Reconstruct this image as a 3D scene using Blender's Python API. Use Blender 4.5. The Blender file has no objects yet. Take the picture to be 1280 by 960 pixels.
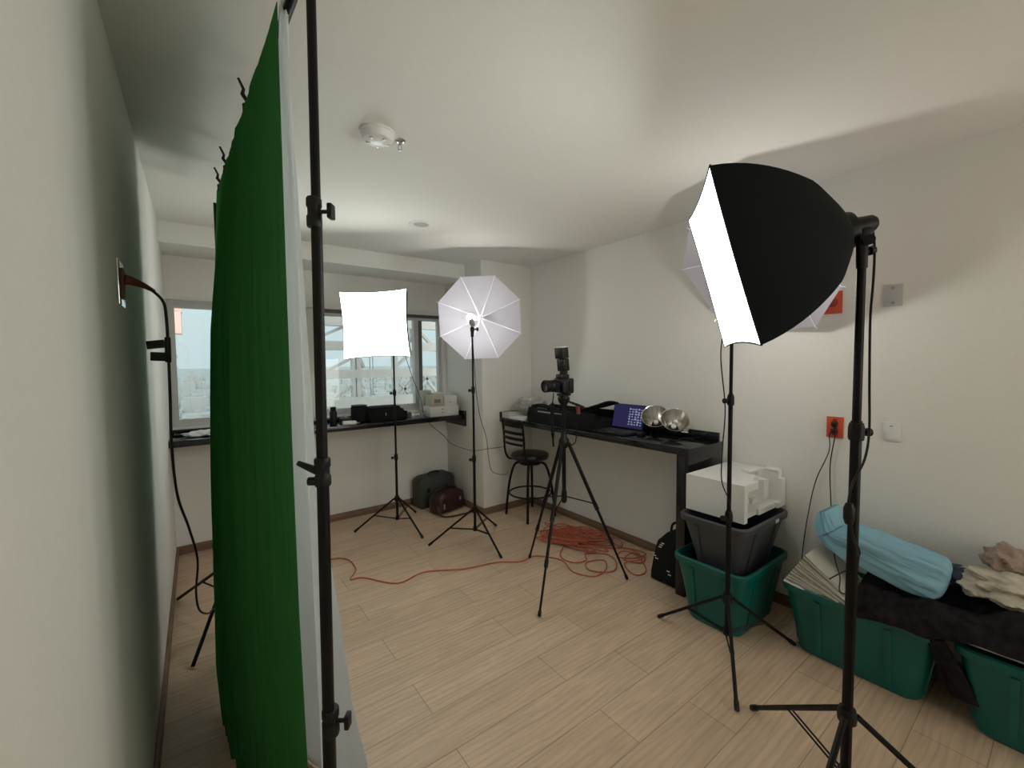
import bpy, bmesh, math, random
from mathutils import Vector, Matrix, noise
random.seed(7)
PI = math.pi
SC = bpy.context.scene
C = SC.collection

# ------------------------------------------------------------------ camera
YAW, PITCH, ROLL, FPX = 0.6364, 0.0513, -0.0095, 533.5
CAMZ = 1.45
Fw = Vector((math.sin(YAW)*math.cos(PITCH), math.cos(YAW)*math.cos(PITCH), -math.sin(PITCH)))
Rt = Vector((math.cos(YAW), -math.sin(YAW), 0.0))
Up = Rt.cross(Fw)
R2 = Rt*math.cos(ROLL) + Up*math.sin(ROLL)
U2 = -Rt*math.sin(ROLL) + Up*math.cos(ROLL)
cd = bpy.data.cameras.new('camera')
cam = bpy.data.objects.new('camera', cd); C.objects.link(cam)
cam.matrix_world = Matrix(((R2.x, U2.x, -Fw.x, 0), (R2.y, U2.y, -Fw.y, 0), (R2.z, U2.z, -Fw.z, CAMZ), (0, 0, 0, 1)))
cd.sensor_width = 36; cd.lens = FPX/1280*36; cd.clip_start = 0.02; cd.clip_end = 9000
SC.camera = cam

# ------------------------------------------------------------------ world, exposure, light levels
W = bpy.data.worlds.new('sky'); SC.world = W; W.use_nodes = True
nt = W.node_tree; nt.nodes.clear()
out = nt.nodes.new('ShaderNodeOutputWorld'); bg = nt.nodes.new('ShaderNodeBackground')
tc = nt.nodes.new('ShaderNodeTexCoord'); sx = nt.nodes.new('ShaderNodeSeparateXYZ'); cr = nt.nodes.new('ShaderNodeValToRGB')
nt.links.new(tc.outputs['Generated'], sx.inputs[0]); nt.links.new(sx.outputs['Z'], cr.inputs[0])
cr.color_ramp.elements[0].position = 0.0; cr.color_ramp.elements[0].color = (0.50, 0.60, 0.63, 1)
cr.color_ramp.elements[1].position = 0.35; cr.color_ramp.elements[1].color = (0.66, 0.80, 0.82, 1)
nt.links.new(cr.outputs[0], bg.inputs[0]); nt.links.new(bg.outputs[0], out.inputs[0])
SKY = 1.1          # hazy sky on the window side
SKY_FILL = 2.6       # brighter sky added behind the camera, to shine in through the added window
mr = nt.nodes.new('ShaderNodeMapRange'); mr.interpolation_type = 'SMOOTHSTEP'
mr.inputs['From Min'].default_value = .15; mr.inputs['From Max'].default_value = -.5
mr.inputs['To Min'].default_value = SKY; mr.inputs['To Max'].default_value = SKY_FILL
mc = nt.nodes.new('ShaderNodeMixRGB'); mc.inputs[2].default_value = (1.0, .90, .80, 1)
mf = nt.nodes.new('ShaderNodeMapRange'); mf.inputs['From Min'].default_value = .1; mf.inputs['From Max'].default_value = -.4
nt.links.new(sx.outputs['Y'], mf.inputs['Value']); nt.links.new(mf.outputs['Result'], mc.inputs[0]); nt.links.new(cr.outputs[0], mc.inputs[1]); nt.links.new(mc.outputs[0], bg.inputs[0])
nt.links.new(sx.outputs['Y'], mr.inputs['Value']); nt.links.new(mr.outputs['Result'], bg.inputs[1])
SC.view_settings.view_transform = 'Standard'; SC.view_settings.look = 'None'
SC.view_settings.gamma = 1.0; SC.view_settings.use_curve_mapping = False
SC.view_settings.exposure = 0.2
FACE_A = 7.0      # softbox diffuser glow
FACE_C = 5.5
BULB_IN = 40.0      # bulbs inside the softboxes
BULB_UMB = 90.0    # bare bulb in front of the far umbrella
BULB_UMB_B = 95.0

# ------------------------------------------------------------------ materials
def mat(name, col, rough=0.5, metal=0.0, **k):
    m = bpy.data.materials.new(name); m.use_nodes = True
    n = m.node_tree; b = n.nodes['Principled BSDF']
    b.inputs['Base Color'].default_value = (*col, 1); b.inputs['Roughness'].default_value = rough
    b.inputs['Metallic'].default_value = metal
    if 'spec' in k: b.inputs['Specular IOR Level'].default_value = k['spec']
    if 'coat' in k: b.inputs['Coat Weight'].default_value = k['coat']
    if 'sheen' in k: b.inputs['Sheen Weight'].default_value = k['sheen']
    ns = k.get('noise')           # (scale, amount of colour variation, bump strength)
    if ns:
        t = n.nodes.new('ShaderNodeTexCoord'); z = n.nodes.new('ShaderNodeTexNoise')
        z.inputs['Scale'].default_value = ns[0]; z.inputs['Detail'].default_value = 5
        if 'stretch' in k:
            mp = n.nodes.new('ShaderNodeMapping'); mp.inputs['Scale'].default_value = k['stretch']
            n.links.new(t.outputs['Object'], mp.inputs[0]); n.links.new(mp.outputs[0], z.inputs['Vector'])
        else: n.links.new(t.outputs['Object'], z.inputs['Vector'])
        r = n.nodes.new('ShaderNodeValToRGB'); a = ns[1]
        r.color_ramp.elements[0].position = .3; r.color_ramp.elements[1].position = .7
        r.color_ramp.elements[0].color = (*[c*(1-a) for c in col], 1); r.color_ramp.elements[1].color = (*[min(1, c*(1+a)) for c in col], 1)
        n.links.new(z.outputs['Fac'], r.inputs[0]); n.links.new(r.outputs[0], b.inputs['Base Color'])
        if ns[2]:
            bp = n.nodes.new('ShaderNodeBump'); bp.inputs['Strength'].default_value = ns[2]; bp.inputs['Distance'].default_value = .01
            n.links.new(z.outputs['Fac'], bp.inputs['Height']); n.links.new(bp.outputs[0], b.inputs['Normal'])
    return m

def cloth(name, col, trans, tw=0.4, noise_s=None, bump=0.2):
    """thin fabric: diffuse plus translucent"""
    m = bpy.data.materials.new(name); m.use_nodes = True; n = m.node_tree; n.nodes.clear()
    o = n.nodes.new('ShaderNodeOutputMaterial'); mx = n.nodes.new('ShaderNodeMixShader')
    d = n.nodes.new('ShaderNodeBsdfDiffuse'); t = n.nodes.new('ShaderNodeBsdfTranslucent')
    d.inputs[0].default_value = (*col, 1); t.inputs[0].default_value = (*trans, 1); mx.inputs[0].default_value = tw
    n.links.new(d.outputs[0], mx.inputs[1]); n.links.new(t.outputs[0], mx.inputs[2]); n.links.new(mx.outputs[0], o.inputs[0])
    if noise_s:
        tcn = n.nodes.new('ShaderNodeTexCoord'); mp = n.nodes.new('ShaderNodeMapping'); mp.inputs['Scale'].default_value = noise_s
        z = n.nodes.new('ShaderNodeTexNoise'); z.inputs['Scale'].default_value = 1; z.inputs['Detail'].default_value = 4
        bp = n.nodes.new('ShaderNodeBump'); bp.inputs['Strength'].default_value = bump; bp.inputs['Distance'].default_value = .02
        n.links.new(tcn.outputs['Object'], mp.inputs[0]); n.links.new(mp.outputs[0], z.inputs['Vector']); n.links.new(z.outputs['Fac'], bp.inputs['Height'])
        n.links.new(bp.outputs[0], d.inputs['Normal']); n.links.new(bp.outputs[0], t.inputs['Normal'])
    return m

def glow(name, col, s, extra=None):
    m = bpy.data.materials.new(name); m.use_nodes = True; n = m.node_tree; n.nodes.clear()
    o = n.nodes.new('ShaderNodeOutputMaterial'); e = n.nodes.new('ShaderNodeEmission')
    e.inputs[0].default_value = (*col, 1); e.inputs[1].default_value = s
    if extra:                              # lit diffuser fabric: glow plus light through the weave
        a = n.nodes.new('ShaderNodeAddShader'); t = n.nodes.new('ShaderNodeBsdfTranslucent'); t.inputs[0].default_value = (*extra, 1)
        n.links.new(e.outputs[0], a.inputs[0]); n.links.new(t.outputs[0], a.inputs[1]); n.links.new(a.outputs[0], o.inputs[0])
    else: n.links.new(e.outputs[0], o.inputs[0])
    return m

def floor_mat():
    m = bpy.data.materials.new('wood_plank_tiles'); m.use_nodes = True; n = m.node_tree; b = n.nodes['Principled BSDF']
    L = n.links.new
    t = n.nodes.new('ShaderNodeTexCoord')
    br = n.nodes.new('ShaderNodeTexBrick'); br.offset = 0.37; br.offset_frequency = 2
    mp = n.nodes.new('ShaderNodeMapping'); mp.inputs['Location'].default_value = (0.168, -0.165, 0)
    L(t.outputs['Object'], mp.inputs[0]); L(mp.outputs[0], br.inputs['Vector'])
    br.inputs['Scale'].default_value = 1; br.inputs['Brick Width'].default_value = 0.9; br.inputs['Row Height'].default_value = 0.2
    br.inputs['Mortar Size'].default_value = 0.0022; br.inputs['Mortar Smooth'].default_value = 0.1
    br.inputs['Color1'].default_value = (.63, .465, .325, 1); br.inputs['Color2'].default_value = (.70, .525, .375, 1); br.inputs['Mortar'].default_value = (.42, .31, .22, 1)
    br.inputs['Bias'].default_value = 0.1
    mp2 = n.nodes.new('ShaderNodeMapping'); mp2.inputs['Scale'].default_value = (2.2, 19, 1); L(t.outputs['Object'], mp2.inputs[0])
    z = n.nodes.new('ShaderNodeTexNoise'); z.inputs['Scale'].default_value = 1.0; z.inputs['Detail'].default_value = 8; z.inputs['Distortion'].default_value = 1.6
    L(mp2.outputs[0], z.inputs['Vector'])
    r = n.nodes.new('ShaderNodeValToRGB'); r.color_ramp.elements[0].position = .33; r.color_ramp.elements[0].color = (.88, .87, .86, 1)
    r.color_ramp.elements[1].position = .66; r.color_ramp.elements[1].color = (1.08, 1.07, 1.06, 1); L(z.outputs['Fac'], r.inputs[0])
    wv = n.nodes.new('ShaderNodeTexWave'); wv.wave_type = 'RINGS'; wv.inputs['Scale'].default_value = 2.0; wv.inputs['Distortion'].default_value = 9; wv.inputs['Detail'].default_value = 3
    mp3 = n.nodes.new('ShaderNodeMapping'); mp3.inputs['Scale'].default_value = (1.1, 6, 1); L(t.outputs['Object'], mp3.inputs[0]); L(mp3.outputs[0], wv.inputs['Vector'])
    r3 = n.nodes.new('ShaderNodeValToRGB'); r3.color_ramp.elements[0].position = 0; r3.color_ramp.elements[0].color = (.90, .89, .87, 1); r3.color_ramp.elements[1].position = .5; r3.color_ramp.elements[1].color = (1, 1, 1, 1)
    L(wv.outputs['Fac'], r3.inputs[0])
    m1 = n.nodes.new('ShaderNodeMixRGB'); m1.blend_type = 'MULTIPLY'; m1.inputs[0].default_value = 1; L(br.outputs['Color'], m1.inputs[1]); L(r.outputs[0], m1.inputs[2])
    m2 = n.nodes.new('ShaderNodeMixRGB'); m2.blend_type = 'MULTIPLY'; m2.inputs[0].default_value = 1; L(m1.outputs[0], m2.inputs[1]); L(r3.outputs[0], m2.inputs[2])
    L(m2.outputs[0], b.inputs['Base Color']); b.inputs['Roughness'].default_value = .42; b.inputs['Specular IOR Level'].default_value = .35
    bp = n.nodes.new('ShaderNodeBump'); bp.inputs['Strength'].default_value = .12; bp.inputs['Distance'].default_value = .004
    L(z.outputs['Fac'], bp.inputs['Height']); L(bp.outputs[0], b.inputs['Normal'])
    return m

def glass_mat(name, tint=(.97, 1, .99), gl=.08, rough=0.0, diff=0.0):
    m = bpy.data.materials.new(name); m.use_nodes = True; n = m.node_tree; n.nodes.clear()
    o = n.nodes.new('ShaderNodeOutputMaterial'); mx = n.nodes.new('ShaderNodeMixShader')
    t = n.nodes.new('ShaderNodeBsdfTransparent'); g = n.nodes.new('ShaderNodeBsdfGlossy')
    t.inputs[0].default_value = (*tint, 1); g.inputs['Roughness'].default_value = rough; mx.inputs[0].default_value = gl
    n.links.new(t.outputs[0], mx.inputs[1]); n.links.new(g.outputs[0], mx.inputs[2])
    if diff:
        d = n.nodes.new('ShaderNodeBsdfDiffuse'); d.inputs[0].default_value = (*tint, 1); m2 = n.nodes.new('ShaderNodeMixShader'); m2.inputs[0].default_value = diff
        n.links.new(mx.outputs[0], m2.inputs[1]); n.links.new(d.outputs[0], m2.inputs[2]); n.links.new(m2.outputs[0], o.inputs[0])
    else: n.links.new(mx.outputs[0], o.inputs[0])
    return m

M = dict(
    wall=mat('painted_wall', (.80, .785, .735), .85, noise=(60, .012, .05)),
    ceil=mat('painted_ceiling', (.81, .80, .75), .9, noise=(35, .01, .03)),
    floor=floor_mat(),
    base=mat('brown_baseboard', (.21, .125, .08), .5, noise=(3, .25, 0), stretch=(1, 1, 12)),
    alu=mat('window_aluminium', (.55, .55, .54), .45),
    alu_d=mat('dark_window_gasket', (.12, .12, .12), .5),
    white=mat('white_plastic', (.78, .77, .74), .4),
    stone=mat('black_stone', (.010, .010, .011), .13, spec=.5, noise=(90, .5, 0)),
    bmetal=mat('black_metal', (.006, .006, .006), .42, spec=.22),
    bplas=mat('black_plastic', (.008, .008, .008), .45, spec=.3),
    bfab=mat('black_fabric', (.010, .011, .011), .9, spec=.2, noise=(120, .3, .25)),
    sfab=mat('softbox_fabric', (.004, .007, .007), .75, spec=.18),
    silver=mat('silver_lining', (.75, .75, .75), .35, .8),
    chrome=mat('chrome', (.8, .8, .8), .16, 1.0),
    steel=mat('grey_socket', (.35, .35, .35), .4, .2),
    green=cloth('green_muslin', (.075, .25, .085), (.04, .50, .07), .30, (34, 34, .8), 1.0),
    whitec=cloth('white_muslin', (.80, .82, .84), (.92, .94, .95), .62, (14, 14, 1), .25),
    umb=cloth('white_umbrella_nylon', (.60, .59, .65), (.60, .59, .67), .5),
    rib=mat('white_rib', (.85, .85, .88), .35),
    teal=mat('teal_plastic', (.0, .115, .098), .36, noise=(9, .06, 0)),
    grey=mat('dark_grey_plastic', (.055, .058, .065), .45),
    foam=mat('styrofoam', (.80, .80, .77), .8, noise=(160, .02, .25)),
    paper=mat('newsprint', (.50, .48, .41), .9, noise=(70, .18, 0), stretch=(1, 6, 30)),
    paperw=mat('white_paper', (.80, .80, .80), .8),
    blueb=cloth('blue_bag_film', (.36, .62, .74), (.34, .62, .74), .3),
    cream=mat('cream_cloth', (.52, .47, .37), .9, noise=(40, .15, .3)),
    tan=mat('tan_cloth', (.34, .25, .20), .9, noise=(40, .15, .3)),
    jacket=mat('dark_garment', (.018, .015, .017), .95, spec=.1, noise=(30, .5, .5)),
    orange=mat('orange_cord_rubber', (.50, .125, .065), .5),
    redbox=mat('orange_red_plastic', (.62, .085, .03), .4),
    dkred=mat('dark_red_plastic', (.25, .03, .01), .4),
    brownred=mat('reddish_plug_rubber', (.11, .025, .012), .5),
    suit=mat('dark_green_grey_shell', (.035, .042, .036), .6, noise=(60, .15, .1)),
    leather=mat('burgundy_leather', (.035, .010, .010), .33, noise=(35, .3, .2)),
    strapm=mat('brown_strap', (.045, .028, .018), .6),
    olive=mat('olive_hook_tape', (.03, .045, .03), .8),
    vinyl=mat('black_vinyl', (.012, .014, .014), .35),
    glass=glass_mat('window_glass', gl=.05),
    clearp=glass_mat('clear_plastic', (.93, .94, .93), .18, .15, .12),
    bagclear=glass_mat('clear_bag_film', (.90, .90, .88), .25, .25, .14),
    cardw=mat('white_card', (.66, .66, .62), .7),
    cardb=mat('beige_card', (.50, .46, .38), .7),
    print=mat('grey_brown_print', (.22, .18, .14), .7),
    blue_dark=mat('blue_dark', (.02, .03, .06), .6),
    screen=glow('laptop_screen', (.020, .017, .060), 1.0),
    icons=glow('screen_thumbnails', (.20, .22, .32), 1.0),
    led=mat('dull_lamp_lens', (.45, .45, .42), .3),
    outsteel=mat('pale_painted_steel', (.60, .62, .63), .6),
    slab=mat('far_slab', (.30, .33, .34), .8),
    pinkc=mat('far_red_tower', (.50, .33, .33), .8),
    city=mat('haze_toned_ground', (.25, .31, .335), .95, noise=(.02, .12, 0)),  # distance haze is put into this pale bluish colour
    cityb=mat('haze_toned_block', (.28, .33, .35), .9),  # haze painted in, close to the ground tone
    bulbA=glow('softbox_bulb', (.92, 1, .95), BULB_IN),
    bulbU=glow('umbrella_bulb', (1, .97, .93), BULB_UMB),
    bulbUB=glow('umbrella_bulb_near', (1, .97, .93), BULB_UMB_B),
    faceA=glow('lit_diffuser', (.95, 1.0, .94), FACE_A, (.30, .33, .31)),
    faceC=glow('lit_diffuser_near', (.95, .99, .94), FACE_C, (.30, .33, .31)),
)

# ------------------------------------------------------------------ mesh helpers
def box(bm, x0, x1, y0, y1, z0, z1, m=None, bev=0):
    vs = [bm.verts.new(Vector(p)) for p in ((x0,y0,z0),(x1,y0,z0),(x1,y1,z0),(x0,y1,z0),(x0,y0,z1),(x1,y0,z1),(x1,y1,z1),(x0,y1,z1))]
    fs = [bm.faces.new([vs[i] for i in f]) for f in ((0,3,2,1),(4,5,6,7),(0,1,5,4),(1,2,6,5),(2,3,7,6),(3,0,4,7))]
    if bev:
        es = list({e for f in fs for e in f.edges})
        r = bmesh.ops.bevel(bm, geom=es, offset=bev, segments=2, affect='EDGES', profile=.5)
        vs = list({v for f in r['faces'] for v in f.verts} | {v for v in vs if v.is_valid})
    if m is not None:
        for v in vs: v.co = m @ v.co
    return vs

def frame_of(d):
    d = d.normalized(); a = Vector((0, 0, 1)) if abs(d.z) < .9 else Vector((1, 0, 0))
    u = d.cross(a).normalized(); return u, d.cross(u).normalized()

def tube(bm, pts, r, seg=10, cap=True):
    pts = [Vector(p) for p in pts]; n = len(pts)
    rs = r if isinstance(r, (list, tuple)) else [r]*n
    rings = []; u = None
    for i, p in enumerate(pts):
        d = (pts[min(i+1, n-1)] - pts[max(i-1, 0)])
        if d.length < 1e-9: d = Vector((0, 0, 1))
        d.normalize()
        if u is None: u, w = frame_of(d)
        else:
            u = (u - d*u.dot(d));
            if u.length < 1e-6: u, w = frame_of(d)
            u.normalize()
        w = d.cross(u)
        rings.append([bm.verts.new(p + (u*math.cos(a) + w*math.sin(a))*rs[i]) for a in [2*PI*k/seg for k in range(seg)]])
    for a, b in zip(rings, rings[1:]):
        for k in range(seg): bm.faces.new((a[k], a[(k+1) % seg], b[(k+1) % seg], b[k]))
    if cap:
        bm.faces.new(rings[0][::-1]); bm.faces.new(rings[-1])

def smooth_path(pts, k=6):
    P = [Vector(p) for p in pts]; o = []
    for i in range(len(P)-1):
        p0, p1, p2, p3 = P[max(i-1, 0)], P[i], P[i+1], P[min(i+2, len(P)-1)]
        for j in range(k):
            t = j/k
            o.append(.5*((2*p1) + (p2-p0)*t + (2*p0-5*p1+4*p2-p3)*t*t + (3*p1-p0-3*p2+p3)*t**3))
    o.append(P[-1]); return o

def lathe(bm, prof, m=Matrix(), seg=24, closed=False):
    """prof = [(radius, z)] turned about local z"""
    rings = []
    for r, z in prof:
        if r < 1e-6: rings.append([bm.verts.new(m @ Vector((0, 0, z)))])
        else: rings.append([bm.verts.new(m @ Vector((r*math.cos(2*PI*k/seg), r*math.sin(2*PI*k/seg), z))) for k in range(seg)])
    for a, b in zip(rings, rings[1:]):
        if len(a) == 1 and len(b) == 1: continue
        for k in range(seg):
            k2 = (k+1) % seg
            if len(a) == 1: bm.faces.new((a[0], b[k2], b[k]))
            elif len(b) == 1: bm.faces.new((a[k], a[k2], b[0]))
            else: bm.faces.new((a[k], a[k2], b[k2], b[k]))

def loft(bm, rings, close_first=False, close_last=False):
    R = [[bm.verts.new(Vector(p)) for p in ring] for ring in rings]; n = len(R[0])
    for a, b in zip(R, R[1:]):
        for k in range(n): bm.faces.new((a[k], a[(k+1) % n], b[(k+1) % n], b[k]))
    if close_first: bm.faces.new(R[0][::-1])
    if close_last: bm.faces.new(R[-1])

def rrect(cx, cy, hx, hy, r, z, seg=5):
    o = []
    for sx_, sy_, a0 in ((1, 1, 0), (-1, 1, PI/2), (-1, -1, PI), (1, -1, 1.5*PI)):
        for k in range(seg+1):
            a = a0 + PI/2*k/seg
            o.append((cx + sx_*(hx-r) + r*math.cos(a), cy + sy_*(hy-r) + r*math.sin(a), z))
    return o

def grid(bm, f, nu, nv, thick=0.0):
    """surface f(u,v)->Vector, u,v in 0..1; thick gives it a back side"""
    V = [[bm.verts.new(f(i/nu, j/nv)) for j in range(nv+1)] for i in range(nu+1)]
    fs = []
    for i in range(nu):
        for j in range(nv): fs.append(bm.faces.new((V[i][j], V[i+1][j], V[i+1][j+1], V[i][j+1])))
    if thick: 
        bm.normal_update(); bmesh.ops.solidify(bm, geom=fs, thickness=thick)

def obj(name, bm, m, parent=None, kind=None, sharp=35, smooth=True, recalc=True):
    if recalc: bmesh.ops.recalc_face_normals(bm, faces=bm.faces)
    for f in bm.faces: f.smooth = smooth
    for e in bm.edges:
        if len(e.link_faces) == 2 and e.calc_face_angle(0) > math.radians(sharp): e.smooth = False
    me = bpy.data.meshes.new(name); bm.to_mesh(me); bm.free()
    if isinstance(m, (list, tuple)):
        for q in m: me.materials.append(q)
    else: me.materials.append(m)
    o = bpy.data.objects.new(name, me); C.objects.link(o)
    if parent is not None: o.parent = parent
    if kind: o['kind'] = kind
    return o

def thing(name, label, cat, loc=(0, 0, 0), rotz=0, group=None, rot=None):
    o = bpy.data.objects.new(name, None); C.objects.link(o); o.empty_display_size = .1
    o.location = loc; o.rotation_euler = rot if rot else (0, 0, rotz); o['label'] = label; o['category'] = cat
    if group: o['group'] = group
    return o

def tag(o, label, cat, group=None, kind=None):
    o['label'] = label; o['category'] = cat
    if group: o['group'] = group
    if kind: o['kind'] = kind
    return o

def NB(): return bmesh.new()
def put(name, fn, m, parent=None, **k):
    bm = NB(); fn(bm); return obj(name, bm, m, parent, **k)
def T(x, y, z): return Matrix.Translation((x, y, z))
def RZ(a): return Matrix.Rotation(a, 4, 'Z')
def aim(p, d):
    """matrix that sends local +z to direction d at point p"""
    return T(*p) @ Vector(d).to_track_quat('Z', 'Y').to_matrix().to_4x4()

# ------------------------------------------------------------------ the room
XL, XR, YW, YB, H = -0.172, 2.745, 4.095, -1.7, 2.405
PX, PY = 2.151, 3.38           # corner pillar
SY, SZ = 3.672, 2.267          # soffit front and underside
TH = .16
put('floor', lambda b: box(b, XL-TH, XR+TH, YB-TH, YW+TH, -.12, 0), M['floor'], kind='structure')
put('ceiling', lambda b: box(b, XL-TH, XR+TH, YB-TH, YW+TH, H, H+.15), M['ceil'], kind='structure')
put('wall_left', lambda b: box(b, XL-TH, XL, YB-TH, YW, 0, H), M['wall'], kind='structure')
put('wall_right', lambda b: box(b, XR, XR+TH, YB-TH, YW+TH, 0, H), M['wall'], kind='structure')
W3 = (1.15, 2.65, .45, 2.2)  # opening for the unseen window added behind the camera
put('wall_front', lambda b: (box(b, XL, W3[0], YB-TH, YB, 0, H), box(b, W3[1], XR, YB-TH, YB, 0, H), box(b, W3[0], W3[1], YB-TH, YB, 0, W3[2]), box(b, W3[0], W3[1], YB-TH, YB, W3[3], H)), M['wall'], kind='structure')
W1 = (-.165, .80); W2 = (.865, 2.115); WZ0, WZ1 = .975, 1.945
def f(b):
    box(b, XL-TH, XR, YW, YW+TH, 0, WZ0)
    box(b, XL-TH, XR, YW, YW+TH, WZ1, H)
    box(b, XL-TH, W1[0], YW, YW+TH, WZ0, WZ1)
    box(b, W1[1], W2[0], YW, YW+TH, WZ0, WZ1)
    box(b, W2[1], XR, YW, YW+TH, WZ0, WZ1)
put('wall_back', f, M['wall'], kind='structure')
put('wall_pillar', lambda b: box(b, PX, XR, PY, YW, 0, H, bev=.004), M['wall'], kind='structure')
put('trim_1', lambda b: box(b, XL, PX, SY, YW, SZ, H), M['ceil'], kind='structure')       # soffit over the windows
BH, BT = .064, .014
def bb(name, *a): put(name, lambda b: box(b, *a, bev=.003), M['base'], kind='structure')
bb('baseboard_left', XL, XL+BT, YB, YW-BT, 0, BH)
bb('baseboard_back', XL, PX-BT, YW-BT, YW, 0, BH)
bb('baseboard_pillar', PX-BT, XR-BT, PY-BT, PY, 0, BH)
bb('baseboard_pillar_side', PX-BT, PX, PY, YW, 0, BH)
bb('baseboard_right', XR-BT, XR, YB, PY, 0, BH)
put('trim_2', lambda b: box(b, XL, PX, YW-.022, YW, WZ1, WZ1+.018, bev=.003), M['white'], kind='structure')

def window(name, x0, x1, posts):
    w = .058; y0, y1 = YW+.045, YW+.095
    def fr(b):
        box(b, x0, x1, y0, y1, WZ0, WZ0+w); box(b, x0, x1, y0, y1, WZ1-w, WZ1)
        box(b, x0, x0+w*.8, y0, y1, WZ0+w, WZ1-w); box(b, x1-w*.55, x1, y0, y1, WZ0+w, WZ1-w)
        for p in posts: box(b, p-.04, p+.005, y0-.012, y1, WZ0+w, WZ1-w)
    o = put(name, fr, M['alu'], kind='structure')
    def ga(b):
        for p in posts: box(b, p+.005, p+.05, y0, y1, WZ0+w, WZ1-w)
        box(b, x0, x1, y0-.004, y0, WZ1-w*.55, WZ1)
    g = put('sash_gasket', ga, M['alu_d'] if posts else M['alu'], o)
    put('glass_pane', lambda b: box(b, x0+.03, x1-.02, y0+.024, y0+.030, WZ0+.03, WZ1-.03), M['glass'], o)
window('window_1', *W1, [])
window('window_2', *W2, [1.85])

def fr3(b):
    y0, y1 = YB-.11, YB-.06; x0, x1, z0, z1 = W3
    box(b, x0, x1, y0, y1, z0, z0+.05); box(b, x0, x1, y0, y1, z1-.05, z1); box(b, x0, x0+.05, y0, y1, z0+.05, z1-.05); box(b, x1-.05, x1, y0, y1, z0+.05, z1-.05); box(b, 1.88, 1.92, y0, y1, z0+.05, z1-.05)
w3 = put('added_fill_window', fr3, M['alu'], kind='structure')  # added window, out of view, gives the room soft frontal light
put('glass_pane', lambda b: box(b, W3[0]+.03, W3[1]-.03, YB-.088, YB-.082, W3[2]+.03, W3[3]-.03), M['glass'], w3)

# window ledge of black stone
t = thing('window_ledge', 'long black stone ledge running under the windows', 'ledge', (1.0, 3.9, .9))
t.location = (0, 0, 0)
put('ledge_top', lambda b: box(b, XL+.001, PX-.022, 3.70, YW-.001, .885, .930, bev=.003), M['stone'], t)
put('backsplash', lambda b: box(b, XL+.001, PX-.022, YW-.02, YW-.001, .930, .962, bev=.002), M['stone'], t)
put('end_panel', lambda b: box(b, PX-.021, PX-.001, 3.68, YW-.001, .815, .968, bev=.002), M['stone'], t)

# counter along the right wall
CX = 2.342
t = thing('counter', 'black polished stone counter along the right wall with a slab leg', 'counter', (0, 0, 0))
put('worktop', lambda b: box(b, CX, XR-.001, 1.42, PY-.001, .875, .920, bev=.003), M['stone'], t)
put('leg', lambda b: box(b, CX+.002, XR-.02, 1.425, 1.485, 0, .874, bev=.003), M['stone'], t)
put('backsplash', lambda b: box(b, XR-.02, XR-.001, 1.425, PY-.022, .921, .975, bev=.002), M['stone'], t)
put('side_splash', lambda b: box(b, CX, XR-.001, PY-.021, PY-.001, .921, .972, bev=.002), M['stone'], t)
put('end_apron', lambda b: box(b, CX, XR-.001, 1.405, 1.4235, .775, .9195, bev=.002), M['stone'], t)

# ------------------------------------------------------------------ wall plates
def plate(name, label, cat, y, z, w, h, body, fn=None, x=XR):
    t = thing(name, label, cat, (x, y, z))
    put('cover', lambda b: box(b, -.008, -.0005, -w/2, w/2, -h/2, h/2, bev=.002), body, t)
    if fn: fn(t)
    return t
def o_red(t):
    def s(b):
        for dz in (-.022, .022): lathe(b, [(0, 0), (.016, 0), (.016, .003), (0, .003)], T(-.0085, 0, dz) @ Matrix.Rotation(-PI/2, 4, 'Y'), 16)
    put('socket', s, M['dkred'], t)
    put('centre_strap', lambda b: box(b, -.011, -.0085, -.008, .008, -.045, .045, bev=.001), M['brownred'], t)
plate('power_outlet', 'orange red power outlet on the right wall with two cords plugged in', 'outlet', .80, 1.085, .075, .112, M['redbox'], o_red)
for dz, yy in ((-.022, .803), (.012, .797)):
    pass
def alarm(t):
    put('lens', lambda b: lathe(b, [(0, .018), (.018, .014), (.025, 0), (0, 0)], T(-.011, 0, 0) @ Matrix.Rotation(-PI/2, 4, 'Y'), 18), M['dkred'], t)
plate('alarm_plate', 'orange red alarm plate on the wall half hidden by the near softbox', 'alarm', .826, 1.750, .085, .118, M['redbox'], alarm)
def screws(t):
    for dz in (-.036, .036):
        put('screw', lambda b: lathe(b, [(0, .003), (.007, .002), (.008, 0), (0, 0)], T(-.0082, 0, dz) @ Matrix.Rotation(-PI/2, 4, 'Y'), 12), M['steel'], t)
plate('blank_wall_plate', 'grey blank wall plate with two screws high on the right wall', 'wall plate', .580, 1.757, .07, .105, mat('grey_plate', (.52, .52, .50), .4), screws)
def inner(t):
    put('inner_panel', lambda b: box(b, -.011, -.0082, -.025, .025, -.038, .038, bev=.0015), M['white'], t)
    put('latch', lambda b: box(b, -.013, -.0112, -.006, .006, .026, .031), M['steel'], t)
plate('white_wall_plate', 'white wall plate low on the right wall beside the red outlet', 'wall plate', .568, 1.09, .066, .092, M['white'], inner)

# left wall outlet with plug
t = thing('left_outlet', 'metal outlet plate on the left wall with a reddish plug in it', 'outlet', (XL, 1.70, 1.69))
put('cover', lambda b: box(b, .0005, .006, -.06, .06, -.065, .065, bev=.002), M['chrome'], t)
put('socket', lambda b: box(b, .006, .012, -.02, .02, -.045, .045, bev=.002), M['brownred'], t)

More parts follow.
